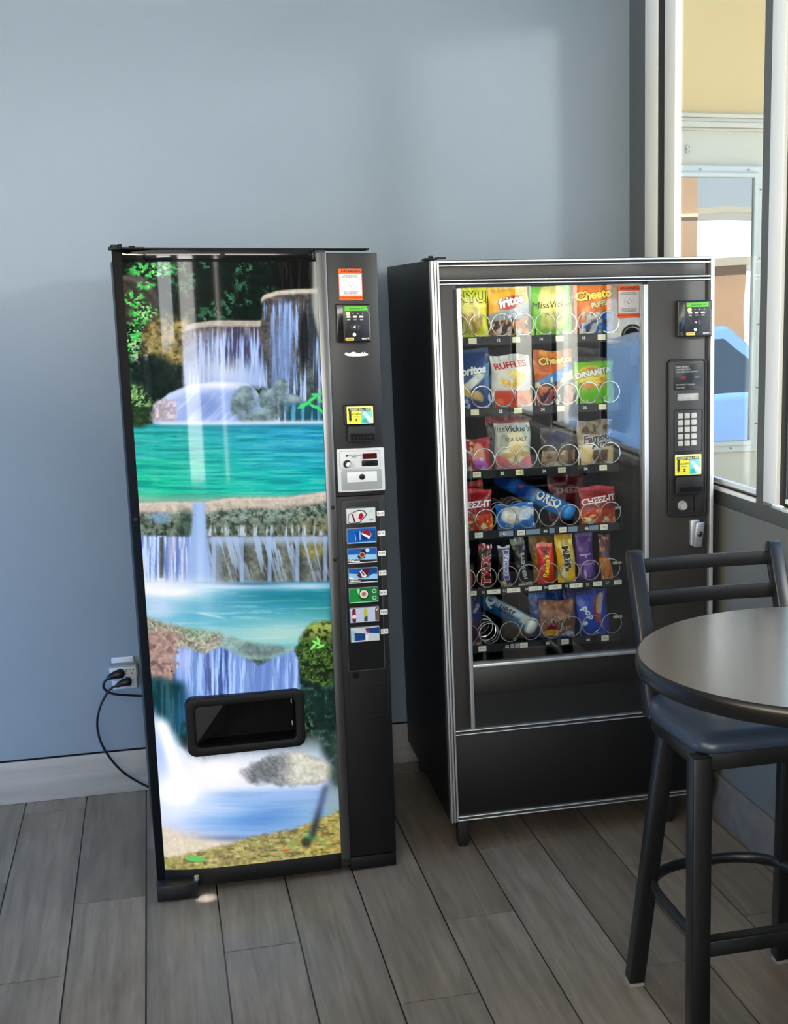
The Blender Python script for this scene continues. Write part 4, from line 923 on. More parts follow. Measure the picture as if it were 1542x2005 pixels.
# control pod
card_reader(.766, .879, 1.6035, 1.7135, .008, SNK)
pod = MB().rrect(.740, .8645, 1.0435, 1.534, -.004, .012, .012).build('control_pod', mat('black_pod_plastic', (38, 38, 40), .42), SNK, bev=.003)
MB().frame(.7385, .866, 1.042, 1.5355, -.007, .008, .0055, .014, .010).build('pod_rim', K['blackmat'], pod, bev=.0015)
MB().rrect(.757, .8535, 1.441, 1.5205, -.0055, -.003, .006).build('display_panel', mat('display_black', (24, 24, 26), .25), pod, bev=.001)
b = MB(); gt = lin((168, 168, 166))
for t, z, s_ in (('INSERT MONEY', 1.512, .0062), ('MAKE SELECTION', 1.504, .0062), ('PUSH SELECTION BUTTON', 1.4965, .0062), ('CREDIT', 1.479, .005)): b.text(t, .764 if t != 'CREDIT' else .826, z, -.0059, s_, gt, .01, 0, 'l')
b.text('USE CORRECT CHANGE', .764, 1.4575, -.0059, .0058, gt, .01, 0, 'l'); b.text('SALES FINAL', .764, 1.4475, -.0059, .0058, gt, .01, 0, 'l'); b.build('lettering', K['attr'], pod, colors=True)
b = MB(); b.text('.60', .787, 1.479, -.006, .017, (1, 1, 1), .01); b.build('red_digits', mat('red_digits', (120, 20, 24), .4, emis=(170, 26, 34), es=.7), pod)
MB().rrect(.770, .840, 1.408, 1.4295, -.0065, -.003, .001).build('name_plate', mat('worn_metal_plate', (150, 150, 148), .45, metal=.5, var=(60, .3)), pod)
b = MB(); b.frame(.758, .8535, 1.247, 1.3795, -.0052, -.003, .0016, .006); b.build('keypad_outline', K['hole'], pod)
for r_ in range(5):
    for c_ in range(3):
        x = .7795 + c_ * .0222; z = 1.361 - r_ * .0215
        kb = MB().rrect(x - .0085, x + .0085, z - .0082, z + .0082, -.0085, -.003, .002).build('key', mat('grey_key', (176, 176, 172), .4) if r_ + c_ == 0 else bpy.data.materials['grey_key'], pod, bev=.001)
MB().rrect(.7575, .8515, 1.1705, 1.2425, -.0075, -.003, .004).build('label_holder', K['blackmat'], pod, bev=.0015)
bill_label(.761, .8485, 1.1745, 1.239, -.0085, pod)

b = MB(); b.rrect(.7575, .8495, 1.1145, 1.1695, -.024, -.003, .004); b.rrect(.768, .8475, 1.123, 1.139, -.0255, -.02, .002); b.build('bill_slot', K['blackmat'], pod, bev=.002)
MB().rrect(.769, .8465, 1.1245, 1.1375, -.0262, -.0245, .002).build('slot_mouth', K['hole'], pod)
MB().lathe([(0, -.016), (.0115, -.0155), (.012, -.012), (.014, -.003), (.016, .0)], (.787, -.004, 1.077), 24, axis='y').build('return_button', mat('grey_button', (168, 166, 162), .45), pod, smooth=True)
MB().rrect(.823, .828, 1.058, 1.106, -.0052, -.003, .001).build('coin_slot', K['hole'], pod)
lk = MB().rrect(.8155, .846, .944, 1.028, -.004, .01, .006).build('latch_base', K['silver'], SNK, bev=.002)
b = MB(); b.add([(.828, -.022, 1.022), (.858, -.022, 1.022), (.858, -.012, 1.022), (.828, -.012, 1.022), (.823, -.014, .940), (.850, -.014, .940), (.850, -.004, .940), (.823, -.004, .940)], [(0, 1, 5, 4), (1, 2, 6, 5), (2, 3, 7, 6), (3, 0, 4, 7), (0, 3, 2, 1), (4, 5, 6, 7)])
b.build('latch_lever', mat('satin_latch', (190, 194, 198), .34, metal=.8), lk, bev=.004)
MB().lathe([(0, -.004), (.004, -.004), (.009, -.0015), (.0095, .003)], (.8415, -.0185, .984), 18, axis='y').build('lock', mat('dark_lock', (70, 70, 72), .3, metal=.7), lk, smooth=True)

# shelves with coils, tags and motor ends
TZ = [1.608, 1.393, 1.2015, 1.011, .828, .645]      # centre of each shelf lip
M_tray = mat('black_shelf_steel', (20, 21, 23), .45, spec=.35)
M_wire = mat('chrome_coil_wire', (232, 232, 228), .25, metal=.85)
def coil_mesh(turns, r, pitch, wr=.0018, cw=1):
    b = MB(); n = int(turns * 22); pts = []
    for i in range(n + 1):
        a = 2 * PI * i / 22 * cw + (-2.2 if cw > 0 else -.9); q = i / 22
        pts.append((r * math.cos(a), .008 * q if q < .85 else .0068 + pitch * (q - .85), r * math.sin(a)))
    b.tube(pts, wr, 6); return b
_cm = {}
def coil(parent, u, z, turns, r=.0325, pitch=.062, cw=1, w=.078):
    key = (turns, r, pitch, cw)
    if key not in _cm:
        o = coil_mesh(turns, r, pitch, cw=cw).build('coil', M_wire, parent, smooth=True); _cm[key] = o
    else:
        o = _cm[key].copy(); COL.objects.link(o); o.parent = parent
    o.location = (u, w, z); return o
NUM = [('12', '14', '16'), ('22', '24', '26'), ('32', '34', '36'), ('42', '44', '46'), None, ('62', '64', '66')]
for r_, zc in enumerate(TZ):
    b = MB(); b.box(.052, .602, .074, .62, zc - .013, zc - .010); b.box(.052, .602, .070, .074, zc - .0135, zc + .012)
    for k in range(5):
        x = .0665 + .1365 * k; b.box(x - .0008, x + .0008, .0745, .0875, zc - .012, zc + (.03 if r_ != 4 else .0))
    tr = b.build('shelf', M_tray, SNK)
    b = MB(); yl = .0692; CRM = lin((240, 230, 190)) if r_ < 3 else lin((226, 222, 205))
    if r_ == 4:
        for x, w in ((.112, .03), (.182, .043), (.247, .043), (.317, .043), (.383, .043), (.453, .043), (.525, .03), (.593, .026)):
            b.rrect(x - w / 2, x + w / 2, zc - .0075, zc + .0065, yl, yl + .001, .001, col=CRM); b.text('$1.00', x + .002, zc, yl - .0004, .006, BK, .01)
        for k, x in enumerate((.148, .217, .289, .353, .421, .491, .558)): b.text(str(51 + k), x, zc, yl - .0003, .011, (.55, .55, .53), .02)
    else:
        for k, x in enumerate((.14, .276, .413, .548)):
            b.rrect(x - .0125, x + .0125, zc - .0085, zc + .0085, yl, yl + .001, .001, col=CRM)
            if r_ >= 2: b.text('$1.00' if r_ == 3 else '$2.00', x, zc, yl - .0004, .0062, lin((90, 80, 60)), .005)
        for k, x in enumerate((.2205, .3545, .4905)):
            b.rrect(x - .006, x + .006, zc - .006, zc + .006, yl + .0002, yl + .001, .001, col=(.03, .03, .03)); b.text(NUM[r_][k], x, zc, yl - .0003, .0125, (.75, .75, .73), .03)
        if r_ == 3:
            for x0, x1 in ((.206, .25), (.292, .338), (.368, .385), (.43, .46), (.5, .53)): b.box(x0, x1, yl + .0004, yl + .001, zc - .008, zc + .008, lin((120, 140, 165)))
        if r_ == 5:
            for x0, x1 in ((.232, .244), (.247, .262), (.292, .33)): b.box(x0, x1, yl + .0004, yl + .001, zc - .007, zc + .007, lin((150, 154, 156)) if x0 < .29 else lin((40, 48, 56)))
    b.build('shelf_tags', K['attrmatte'], tr, colors=True)
    if r_ == 4:
        for k in range(8): coil(tr, .096 + .0681 * k, zc + .0445, 1.05, .0315, .05)
    else:
        for k in range(8):
            long_ = (r_ == 3 and k in (2, 3)) or (r_ == 5 and k == 1)
            coil(tr, .0985 + .0682 * k, zc + .0455, 1.05, .0325, .05, cw=1 if k % 2 else -1)
    for k in ((2, 3) if r_ == 3 else (1,) if r_ == 5 else ()):   # empty turns showing farther back
        coil(tr, .0985 + .0682 * k, zc + .0455, 4, .0325, .05, w=.17 if r_ == 3 else .10)
    if r_ > 2:
        MB().lathe([(0, 0), (.004, .0), (.007, .012), (.004, .016), (.004, .03), (0, .03)], (.605, .16, zc + .045), 12, axis='x').build('shelf_latch', mat('cream_latch', (230, 224, 205), .5) if r_ == 3 else bpy.data.materials['cream_latch'], tr, smooth=True)
# bent clear strip curling over the third shelf
MB().add([(u, .0665 - .004 * math.sin(u * 20), 1.187 - .004 * (u > .45) + dz) for u in np.linspace(.2, .475, 14) for dz in (-.006, .047)], [(2 * i, 2 * i + 2, 2 * i + 3, 2 * i + 1) for i in range(13)]).build('clear_strip', glassmat('clear_plastic_strip', .12, (.92, .93, .94), .05), SNK)
# ------------------------------------------------------------------ snacks
def pouch(name, label, cat, u, z, w, h, paint, texts=(), wd=.122, tilt=.09, roll=0.0, yaw=0.0, bulge=.026, seal=.07, ns=40, nt=56, group=None, base=(200, 200, 200), seed=0, flare=.06, M=None):
    """sealed foil pouch; s 0..1 left to right, t 0..1 bottom to top; paint(P, S, Tt) lays the print"""
    h += .0175; w *= .90
    z += abs(math.sin(roll)) * w * .53 + (.003 if tilt > .2 else 0)
    cap = ([t - .0165 for t in TZ if t > z + .03] or [1.797])[-1] - z - .001   # stay under the shelf above
    h = min(h, cap)
    s = np.linspace(0, 1, ns); t = np.linspace(0, 1, nt); S, Tt = np.meshgrid(s, t, indexing='ij')
    P = Paint(S.shape, base)
    wn = fbm(S * 5 + seed * 7.1, Tt * 6 + seed * 3.3, 3)
    paint(P, S, Tt)
    # crease tones and a metal sheen at the crimps, painted into the colour
    cr = fbm(S * 18 + seed, Tt * 3, 2)
    edge = np.maximum(1 - ss(seal, seal * 2.6, Tt), ss(1 - seal * 2.6, 1 - seal, Tt))
    P.c = P.c * (1 + .22 * edge * (cr - .5) * 2)[..., None] * (.9 + .2 * wn)[..., None]
    rgb = linarr(np.clip(P.c, 0, 255))
    def shape(S, Tt):
        e = np.clip(np.minimum(Tt, 1 - Tt) / .5, 0, 1)
        inner = ss(seal * .8, .42, np.minimum(Tt, 1 - Tt))
        prof = np.clip(np.sin(PI * S), 0, 1) ** .55 * inner ** .8
        wr = (fbm(S * 6 + seed * 5.7, Tt * 7 + seed, 3) - .5)
        d = bulge * prof + .005 * wr * ss(0, .1, S) * (1 - ss(.9, 1, S))
        x = (S - .5) * w * (1 + flare * (.5 - prof)) + .002 * np.sin(Tt * 9 + seed)
        zz = Tt * h + .003 * (np.sin(S * 7 + seed * 2) - 1) * np.clip(Tt * 2 - 1, 0, 1) ** 6
        return x, -d, zz
    x, y, zz = shape(S, Tt)
    V = np.stack([x, y, zz], -1).reshape(-1, 3); V2 = np.stack([x, -y * .7 + .0008, zz], -1).reshape(-1, 3)
    n = ns * nt; idx = np.arange(n).reshape(ns, nt)
    q = np.stack([idx[:-1, :-1], idx[1:, :-1], idx[1:, 1:], idx[:-1, 1:]], -1).reshape(-1, 4)
    b = MB(); b.v = [tuple(p) for p in V] + [tuple(p) for p in V2]; b.f = [tuple(map(int, f)) for f in q] + [tuple(int(i) + n for i in f[::-1]) for f in q]
    b.c = [tuple(c) for c in rgb.reshape(-1, 3)] * 2
    for k_, tx in enumerate(texts):   # (string, s, t, size as share of width, colour, outline or None, rot, shear, bold)
        st, ts, tt, sz, col, outl, rot, shear, bold = (list(tx) + [None, 0, 0, .02])[:9] if len(tx) < 9 else tx
        for pas, (c_, bo, off) in enumerate((((outl, bold + .045, .0011) if outl is not None else None), (col, bold, .0019))if outl is not None else ((col, bold, .0015),)):
            vs, fs = glyphs(st, bo, shear)
            xs = [p[0] for p in vs]; ys = [p[1] for p in vs]; mx = (min(xs) + max(xs)) / 2; my = (min(ys) + max(ys)) / 2
            size = sz * w; cs, sn = math.cos(rot), math.sin(rot)
            a = np.array([((px - mx) * size, (py - my) * size) for px, py in vs])
            gx = ts * w + a[:, 0] * cs - a[:, 1] * sn; gz = tt * h + a[:, 0] * sn + a[:, 1] * cs
            S_ = np.clip(gx / w, .01, .99); T_ = np.clip(gz / h, .01, .99)
            X_, Y_, Z_ = shape(S_, T_)
            b.add([(float(p), float(q_) - off - .0002 * k_, float(r_)) for p, q_, r_ in zip(X_, Y_, Z_)], fs, lin(c_))
    o = b.build(name, K['pouch'], None, smooth=True, colors=True)
    o.matrix_world = SNM @ T(u, wd, z) @ R(yaw, 'Z') @ R(roll, 'Y') @ R(-tilt, 'X')
    return tag(o, label, cat, group)
CH = 'chip bag'; GC = 'snack bags on the coil shelves'; GB = 'candy bars on the fifth shelf'
def flat(*layers):
    def f(P, S, Tt):
        for m, c in layers: P.lay(m(S, Tt), c)
    return f
def E_(cx, cy, rx, ry, soft=.2, rot=0): return lambda S, Tt: ell(S, Tt, cx, cy, rx, ry, soft, rot)
def ab(t0, sl=0, soft=.02): return lambda S, Tt: ss(t0 - soft, t0 + soft, Tt - sl * (S - .5))
def be(t0, sl=0, soft=.02): return lambda S, Tt: 1 - ss(t0 - soft, t0 + soft, Tt - sl * (S - .5))
def bd(t0, t1, sl=0, soft=.02): return lambda S, Tt: ss(t0 - soft, t0 + soft, Tt - sl * (S - .5)) * (1 - ss(t1 - soft, t1 + soft, Tt - sl * (S - .5)))
def nz(f, sx, sy, a, b_, seed=0): return lambda S, Tt: f(S, Tt) * ss(a, b_, fbm(S * sx + seed, Tt * sy + seed * 2, 3))
def one(S, Tt): return np.ones_like(S)
def lf(s0, soft=.03): return lambda S, Tt: 1 - ss(s0 - soft, s0 + soft, S)
def mul(f, g): return lambda S, Tt: f(S, Tt) * g(S, Tt)
z1, z2, z3, z4, z5, z6 = [t - .0065 for t in TZ]
BKc = (24, 20, 18)
# ---- top shelf
pouch('chip_bag', 'bright yellow onion ring bag at the left end of the top shelf', CH, .138, z1, .135, .185, flat((one, (226, 222, 30)), (E_(.5, .42, .4, .34), (214, 186, 96)), (nz(E_(.5, .42, .4, .34), 9, 9, .5, .6), (240, 206, 130)), (nz(E_(.5, .42, .4, .34), 8, 8, .56, .66, 4), (172, 128, 48)), (bd(.54, .58), (250, 244, 120)), (E_(.42, .5, .2, .07), (240, 232, 110)), (be(.14), (232, 236, 20)), (nz(one, 14, 5, .6, .72, 3), (250, 246, 130))), [('FUNYUN', .50, .70, .37, (206, 210, 20), BKc, 0, 0, .03)], group=GC, seed=1, bulge=.026)
pouch('chip_bag', 'orange corn twist bag standing second from the left on the top shelf', CH, .268, z1, .132, .152, flat((one, (244, 176, 34)), (be(.60, .22), (150, 158, 164)), (nz(be(.60, .22), 5, 5, .5, .7), (186, 196, 204)), (be(.38, .06), (56, 40, 34)), (nz(be(.40, .06), 6, 7, .5, .58, 2), (206, 120, 62)), (nz(be(.38), 8, 6, .58, .64, 5), (236, 222, 206)), (E_(.55, .69, .33, .12, .2, .25), (206, 50, 28)), (ab(.94), (252, 200, 70))), [('fritos', .54, .72, .33, (252, 250, 244), (120, 30, 20), .25, .2, .04), ('Twists', .55, .47, .22, (226, 232, 238), (110, 120, 130), .22, .15, .02)], group=GC, seed=2, bulge=.024, flare=.12)
pouch('chip_bag', 'second orange corn chip bag leaning behind the orange twist bag', CH, .232, z1, .11, .148, flat((one, (226, 150, 24)), (be(.5), (190, 120, 40))), wd=.165, group=GC, seed=3, bulge=.015, roll=-.12)
pouch('chip_bag', 'pale yellow and green jalapeno chip bag third from the left on the top shelf', CH, .404, z1, .140, .172, flat((one, (110, 190, 50)), (E_(.54, .56, .40, .40, .12), (238, 226, 128)), (E_(.5, .30, .34, .2), (226, 222, 120)), (E_(.62, .36, .12, .08), (180, 180, 84)), (be(.17), (122, 196, 50)), (nz(be(.2), 7, 4, .5, .62), (150, 214, 80))), [('MissVickie\'s', .54, .57, .23, (58, 52, 36), None, .04, .25, .0), ('JALAPEÑO', .56, .42, .13, (150, 150, 70), None, .04, 0, .0)], group=GC, seed=4, bulge=.026)
pouch('chip_bag', 'bright orange cheese puff bag at the right end of the top shelf', CH, .541, z1, .134, .195, flat((one, (240, 120, 22)), (be(.40, .1), (30, 110, 200)), (nz(bd(.30, .55, .2), 5, 5, .5, .6, 3), (244, 160, 90)), (nz(be(.42), 5, 6, .52, .6, 8), (232, 232, 236)), (nz(be(.3), 6, 6, .58, .66, 1), (40, 50, 80)), (lf(.12), (226, 96, 18)), (be(.08), (20, 70, 150))), [('Cheetos', .56, .70, .32, (250, 206, 40), BKc, .12, .1, .045), ('PUFFS', .60, .54, .18, (246, 240, 180), (90, 110, 90), .2, .1, .03)], group=GC, seed=5, bulge=.028)
pouch('chip_bag', 'second orange puff bag half hidden behind the green jalapeno and orange puff bags', CH, .472, z1, .1, .17, flat((one, (236, 128, 70)), (nz(one, 6, 6, .55, .65), (250, 210, 190))), wd=.175, group=GC, seed=6, bulge=.012)
# ---- second shelf
pouch('chip_bag', 'dark blue tortilla chip bag at the left end of the second shelf', CH, .140, z2, .134, .182, flat((one, (28, 62, 120)), (ab(.93), (60, 90, 140)), (bd(.36, .52, .5), (236, 232, 214)), (E_(.3, .36, .26, .1, .3, -.5), (232, 196, 96)), (E_(.62, .22, .2, .13), (226, 186, 110)), (be(.22, -.2), (30, 44, 110)), (nz(be(.3), 6, 5, .6, .66), (190, 200, 236)), (E_(.66, .56, .16, .03, .4, -.3), (226, 210, 206)), (lambda S, T_: ss(.78, .95, S) * bd(.35, .75)(S, T_), (90, 140, 180))), [('Doritos', .46, .645, .28, (250, 250, 246), BKc, .12, .12, .05)], group=GC, seed=7, bulge=.026)
pouch('chip_bag', 'white and red ridged chip bag, second from the left on the second shelf', CH, .270, z2, .134, .160, flat((one, (228, 224, 212)), (ab(.86), (206, 206, 200)), (nz(E_(.52, .56, .36, .16), 4, 8, .44, .52), (226, 172, 48)), (nz(E_(.52, .56, .36, .16), 9, 9, .56, .64, 4), (250, 224, 130)), (be(.36, -.02), (226, 66, 28)), (nz(be(.34), 5, 6, .56, .64, 2), (244, 120, 60)), (be(.1), (190, 40, 30)), (lf(.05), (236, 232, 222))), [('RUFFLES', .48, .81, .23, (190, 28, 40), (250, 246, 240), .10, 0, .035)], group=GC, seed=8, bulge=.026)
pouch('chip_bag', 'navy chip bag standing behind the white and red ridged chip bag', CH, .236, z2, .12, .152, flat((one, (16, 40, 84)), (nz(one, 5, 4, .6, .7), (30, 66, 120))), wd=.168, group=GC, seed=9, bulge=.014)
pouch('chip_bag', 'orange and blue cheese snack mix bag third from the left on the second shelf', CH, .408, z2, .134, .170, flat((one, (200, 92, 30)), (nz(ab(.55), 4, 4, .5, .62), (236, 150, 50)), (bd(.44, .62, .3), (24, 118, 196)), (be(.46, .05), (44, 26, 24)), (nz(bd(.40, .56, .2), 5, 4, .48, .56, 2), (226, 226, 200)), (nz(be(.40), 6, 6, .5, .56, 4), (214, 110, 70)), (nz(be(.36), 7, 7, .56, .62, 9), (226, 220, 222)), (nz(be(.3), 5, 5, .6, .66, 5), (150, 60, 80))), [('Cheetos', .58, .82, .27, (250, 220, 120), BKc, .08, .1, .045)], group=GC, seed=10, bulge=.026)
pouch('chip_bag', 'lime green and yellow rolled tortilla chip bag at the right end of the second shelf', CH, .541, z2, .136, .140, flat((one, (126, 200, 40)), (E_(.4, .62, .4, .24), (236, 216, 60)), (nz(E_(.4, .56, .4, .26), 4, 9, .5, .58), (232, 140, 40)), (nz(E_(.36, .46, .3, .12), 3, 10, .5, .56, 3), (196, 80, 50)), (E_(.5, .2, .36, .22), (108, 206, 14)), (nz(be(.3), 8, 6, .62, .7), (226, 246, 190)), (ab(.93), (30, 36, 20))), [('DINAMITA', .46, .70, .2, (252, 250, 240), BKc, .16, .1, .05)], group=GC, seed=11, bulge=.024)
pouch('chip_bag', 'black topped chip bag standing behind the lime green bag', CH, .520, z2, .12, .172, flat((one, (22, 24, 22)), (nz(one, 3, 14, .58, .66), (52, 56, 50))), [('DORITOS', .62, .80, .16, (96, 96, 92), None, 0, 0, .01)], wd=.165, group=GC, seed=12, bulge=.012)
# ---- third shelf
pouch('chip_bag', 'small red and pink foil bag at the left end of the third shelf', CH, .142, z3, .118, .098, flat((one, (170, 34, 36)), (nz(lf(.5), 6, 6, .5, .6), (226, 190, 130)), (E_(.66, .5, .2, .42, .3, .2), (236, 160, 120)), (E_(.68, .22, .24, .24), (196, 100, 190)), (nz(E_(.68, .22, .24, .24), 8, 8, .56, .64), (244, 220, 250)), (be(.08), (110, 20, 40))), group=GC, seed=13, bulge=.024)
pouch('chip_bag', 'cream sea salt chip bag with pink bottom corners on the third shelf', CH, .270, z3, .124, .150, flat((one, (196, 198, 184)), (E_(.55, .44, .4, .36), (236, 222, 176)), (E_(.58, .40, .2, .14), (240, 196, 120)), (E_(.22, .58, .14, .16), (150, 156, 140)), (E_(.3, .32, .18, .06), (196, 172, 110)), (E_(.82, .34, .14, .06), (196, 172, 110)), (lambda S, T_: be(.14)(S, T_) + ell(S, T_, .0, .0, .5, .34, .1) + ell(S, T_, 1., .0, .42, .32, .1), (222, 104, 120)), (ab(.94), (150, 40, 56)), (lambda S, T_: ell(S, T_, .74, .84, .3, .07, .4), (196, 214, 220))), [('MissVickie\'s', .42, .82, .24, (30, 30, 30), None, .0, .25, .005), ('SEA SALT', .56, .62, .16, (120, 92, 66), None, .02, 0, .01)], group=GC, seed=14, bulge=.024)
pouch('chip_bag', 'maroon topped chip bag standing behind the cream sea salt bag', CH, .256, z3, .128, .165, flat((one, (90, 26, 34)), (ab(.85), (176, 52, 66)), (nz(ab(.8), 10, 4, .55, .65), (222, 120, 130)), (be(.8), (70, 72, 68))), [('MissVickie\'s', .26, .70, .24, (16, 16, 16), None, .1, .25, .0)], wd=.165, group=GC, seed=15, bulge=.012)
pouch('cookie_bag', 'dim brown and tan clear cookie bag third from the left on the third shelf', 'cookie bag', .417, z3, .118, .118, flat((one, (52, 50, 52)), (E_(.5, .78, .34, .16), (44, 52, 80)), (be(.5), (150, 130, 104)), (nz(be(.52), 5, 7, .5, .58), (206, 184, 140)), (nz(be(.5), 6, 7, .56, .62, 4), (96, 64, 44)), (bd(.46, .52), (70, 50, 36))), group=GC, seed=16, bulge=.022)
pouch('cookie_bag', 'tan cookie bag with brown cookie print at the right end of the third shelf', 'cookie bag', .541, z3, .126, .138, flat((one, (160, 146, 124)), (nz(ab(.7), 5, 5, .54, .6), (92, 70, 52)), (be(.44), (232, 206, 146)), (lambda S, T_: box2(S, T_, .36, .82, .1, .37, .01), (92, 58, 40)), (nz(lambda S, T_: box2(S, T_, .36, .82, .1, .37, .01), 6, 6, .54, .6), (226, 206, 180)), (lambda S, T_: box2(S, T_, .3, 1, .0, .09, .01), (40, 30, 26)), (bd(.44, .48), (250, 236, 200))), [('Famous', .56, .63, .29, (24, 24, 30), (206, 206, 200), .14, .3, .03), ('Amos', .66, .50, .29, (46, 42, 40), (206, 206, 200), .14, .3, .03)], group=GC, seed=17, bulge=.022)
# ---- fourth shelf
def chz(P, S, Tt):
    P.lay(one(S, Tt), (150, 22, 28)); P.lay(be(.42)(S, Tt), (206, 70, 34)); P.lay(nz(be(.44), 6, 7, .5, .58)(S, Tt), (240, 160, 60)); P.lay(nz(be(.40), 7, 6, .6, .66, 3)(S, Tt), (250, 226, 170)); P.lay(be(.1)(S, Tt), (140, 20, 26)); P.lay(ab(.9)(S, Tt), (196, 40, 44))
pouch('cracker_bag', 'red cheese cracker bag at the left end of the fourth shelf', 'cracker bag', .139, z4, .124, .128, chz, [('CHEEZ-IT', .48, .66, .24, (250, 246, 240), None, .04, .1, .035)], group=GC, seed=18, bulge=.022)
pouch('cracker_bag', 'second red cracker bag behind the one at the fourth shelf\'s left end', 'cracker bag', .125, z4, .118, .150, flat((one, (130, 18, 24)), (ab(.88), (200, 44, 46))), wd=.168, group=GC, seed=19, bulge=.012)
pouch('snack_bag', 'low white and blue foil bag lying in front of empty coils on the fourth shelf', 'snack bag', .274, z4, .134, .074, flat((one, (30, 110, 200)), (E_(.42, .55, .34, .36, .2), (226, 222, 206)), (E_(.76, .6, .18, .3), (196, 216, 236)), (nz(one, 6, 6, .58, .66), (240, 246, 250)), (be(.16), (24, 96, 190))), group=GC, seed=20, bulge=.026, tilt=.35)
def tube_pack(name, label, cat, p0, p1, r, painter, text, group, sq=.75):
    """long rounded carton lying from p0 (far end) to p1 (near end), machine coordinates"""
    p0, p1 = Vector(p0), Vector(p1); L = (p1 - p0).length; na, nl = 28, 44
    th = np.linspace(0, 2 * PI, na + 1); l = np.linspace(0, 1, nl); A, Ll = np.meshgrid(th, l, indexing='ij')
    P = Paint(A.shape, (30, 110, 200)); painter(P, (A % (2 * PI)) / (2 * PI), Ll)
    sx = np.sign(np.cos(A)) * np.abs(np.cos(A)) ** sq; sz = np.sign(np.sin(A)) * np.abs(np.sin(A)) ** sq
    end = np.clip(np.minimum(Ll, 1 - Ll) / .035, 0, 1) ** .5; end = .25 + .75 * end
    V = np.stack([L * Ll, -r * sx * end, r * sz * end], -1).reshape(-1, 3); rgb = linarr(np.clip(P.c, 0, 255)).reshape(-1, 3)
    b = MB(); b.v = [tuple(p) for p in V]; b.c = [tuple(c) for c in rgb]
    ix = np.arange((na + 1) * nl).reshape(na + 1, nl)
    b.f = [tuple(map(int, (ix[i, j], ix[i, j + 1], ix[i + 1, j + 1], ix[i + 1, j]))) for i in range(na) for j in range(nl - 1)]
    b.f += [tuple(int(ix[i, 0]) for i in range(na)), tuple(int(ix[i, nl - 1]) for i in range(na - 1, -1, -1))]
    for st, at_, up, size, col, outl in text:
        for c_, bo, off in (((outl, .07, .0012), (col, .03, .002)) if outl else ((col, .02, .0016),)):
            vs, fs = glyphs(st, bo, 0); xs = [p[0] for p in vs]; ys = [p[1] for p in vs]; mx = (min(xs) + max(xs)) / 2; my = (min(ys) + max(ys)) / 2
            out = []
            for px, py in vs:
                an = (py - my) * size / r + up
                cs, sn = math.cos(an), math.sin(an); k = lambda v: math.copysign(abs(v) ** sq, v)
                out.append((L * at_ + (px - mx) * size, -(r + off) * k(cs), (r + off) * k(sn)))
            b.add(out, fs, lin(c_))
    o = b.build(name, K['pouch'], None, smooth=True, colors=True)
    ex = (p1 - p0).normalized(); ey = Vector((0, 1, 0)); ey = (ey - ex * ey.dot(ex)).normalized(); ez = ex.cross(ey)
    m = Matrix((ex, ey, ez)).transposed().to_4x4(); m.translation = p0
    o.matrix_world = SNM @ m; return tag(o, label, cat, group)
def p_oreo(P, A, Ll):
    P.lay(np.ones_like(A), (24, 118, 206)); P.lay(1 - ss(.44, .48, Ll), (20, 60, 150)); P.lay(ss(.2, .24, Ll) * (1 - ss(.3, .34, Ll)), (40, 110, 200)); P.lay(ss(.52, .54, Ll) * (1 - ss(.56, .58, Ll)), (120, 176, 226)); P.lay(ell(Ll, A, .36, .06, .04, .05, .3) + ell(Ll, A, .52, .04, .03, .05, .3), (150, 90, 120)); P.lay(ss(.93, .95, Ll), (60, 150, 226))
tube_pack('cookie_carton', 'blue cookie carton tipped over diagonally across two coils of the fourth shelf', 'cookie carton', (.262, .34, z4 + .150), (.462, .125, z4 + .046), .027, p_oreo, [('OREO', .72, .30, .034, (250, 252, 255), (18, 40, 110))], GC)
pouch('cracker_bag', 'red cheese cracker bag at the right end of the fourth shelf', 'cracker bag', .545, z4, .130, .116, chz, [('CHEEZ-IT', .5, .66, .225, (240, 236, 230), None, .12, .1, .035)], group=GC, seed=21, bulge=.022)
pouch('cracker_bag', 'second red cracker bag, shadowed, behind the one at the fourth shelf\'s right end', 'cracker bag', .478, z4 + .005, .135, .145, flat((one, (84, 14, 20)), (ab(.9), (130, 30, 36)), (nz(one, 3, 12, .6, .68), (120, 30, 36))), [('CHEEZ-IT', .6, .62, .2, (150, 130, 130), None, .0, .1, .02)], wd=.245, group=GC, seed=22, bulge=.012)  # darker reds and dim lettering paint this bag's shade into the print
# ---- fifth shelf: bars standing in single coils
def bar(label, u, w, h, paint, texts=(), name='candy_bar', cat='candy bar', roll=0, wd=.112, **k):
    return pouch(name, label, cat, u, z5, w, h, paint, texts, wd=wd, roll=roll, group=GB, bulge=k.pop('bulge', .012), ns=24, nt=64, flare=.05, **k)
V_ = -PI / 2; VU = PI / 2
bar('red foil edge of a bar at the far left of the fifth shelf', .098, .050, .13, flat((one, (40, 26, 26)), (be(.5), (196, 50, 34)), (nz(ab(.8), 5, 5, .5, .6), (226, 216, 200))), seed=30)
bar('brown and gold bar with big red upright lettering on the fifth shelf', .164, .048, .136, flat((one, (34, 24, 22)), (ab(.86), (150, 24, 30)), (nz(ab(.9), 7, 5, .52, .6), (250, 246, 236)), (E_(.6, .4, .5, .5), (60, 40, 26)), (be(.06), (226, 206, 140))), [('TWIX', .56, .45, .80, (176, 24, 44), (250, 236, 226), VU - .06, 0, .06)], seed=31, roll=.03)
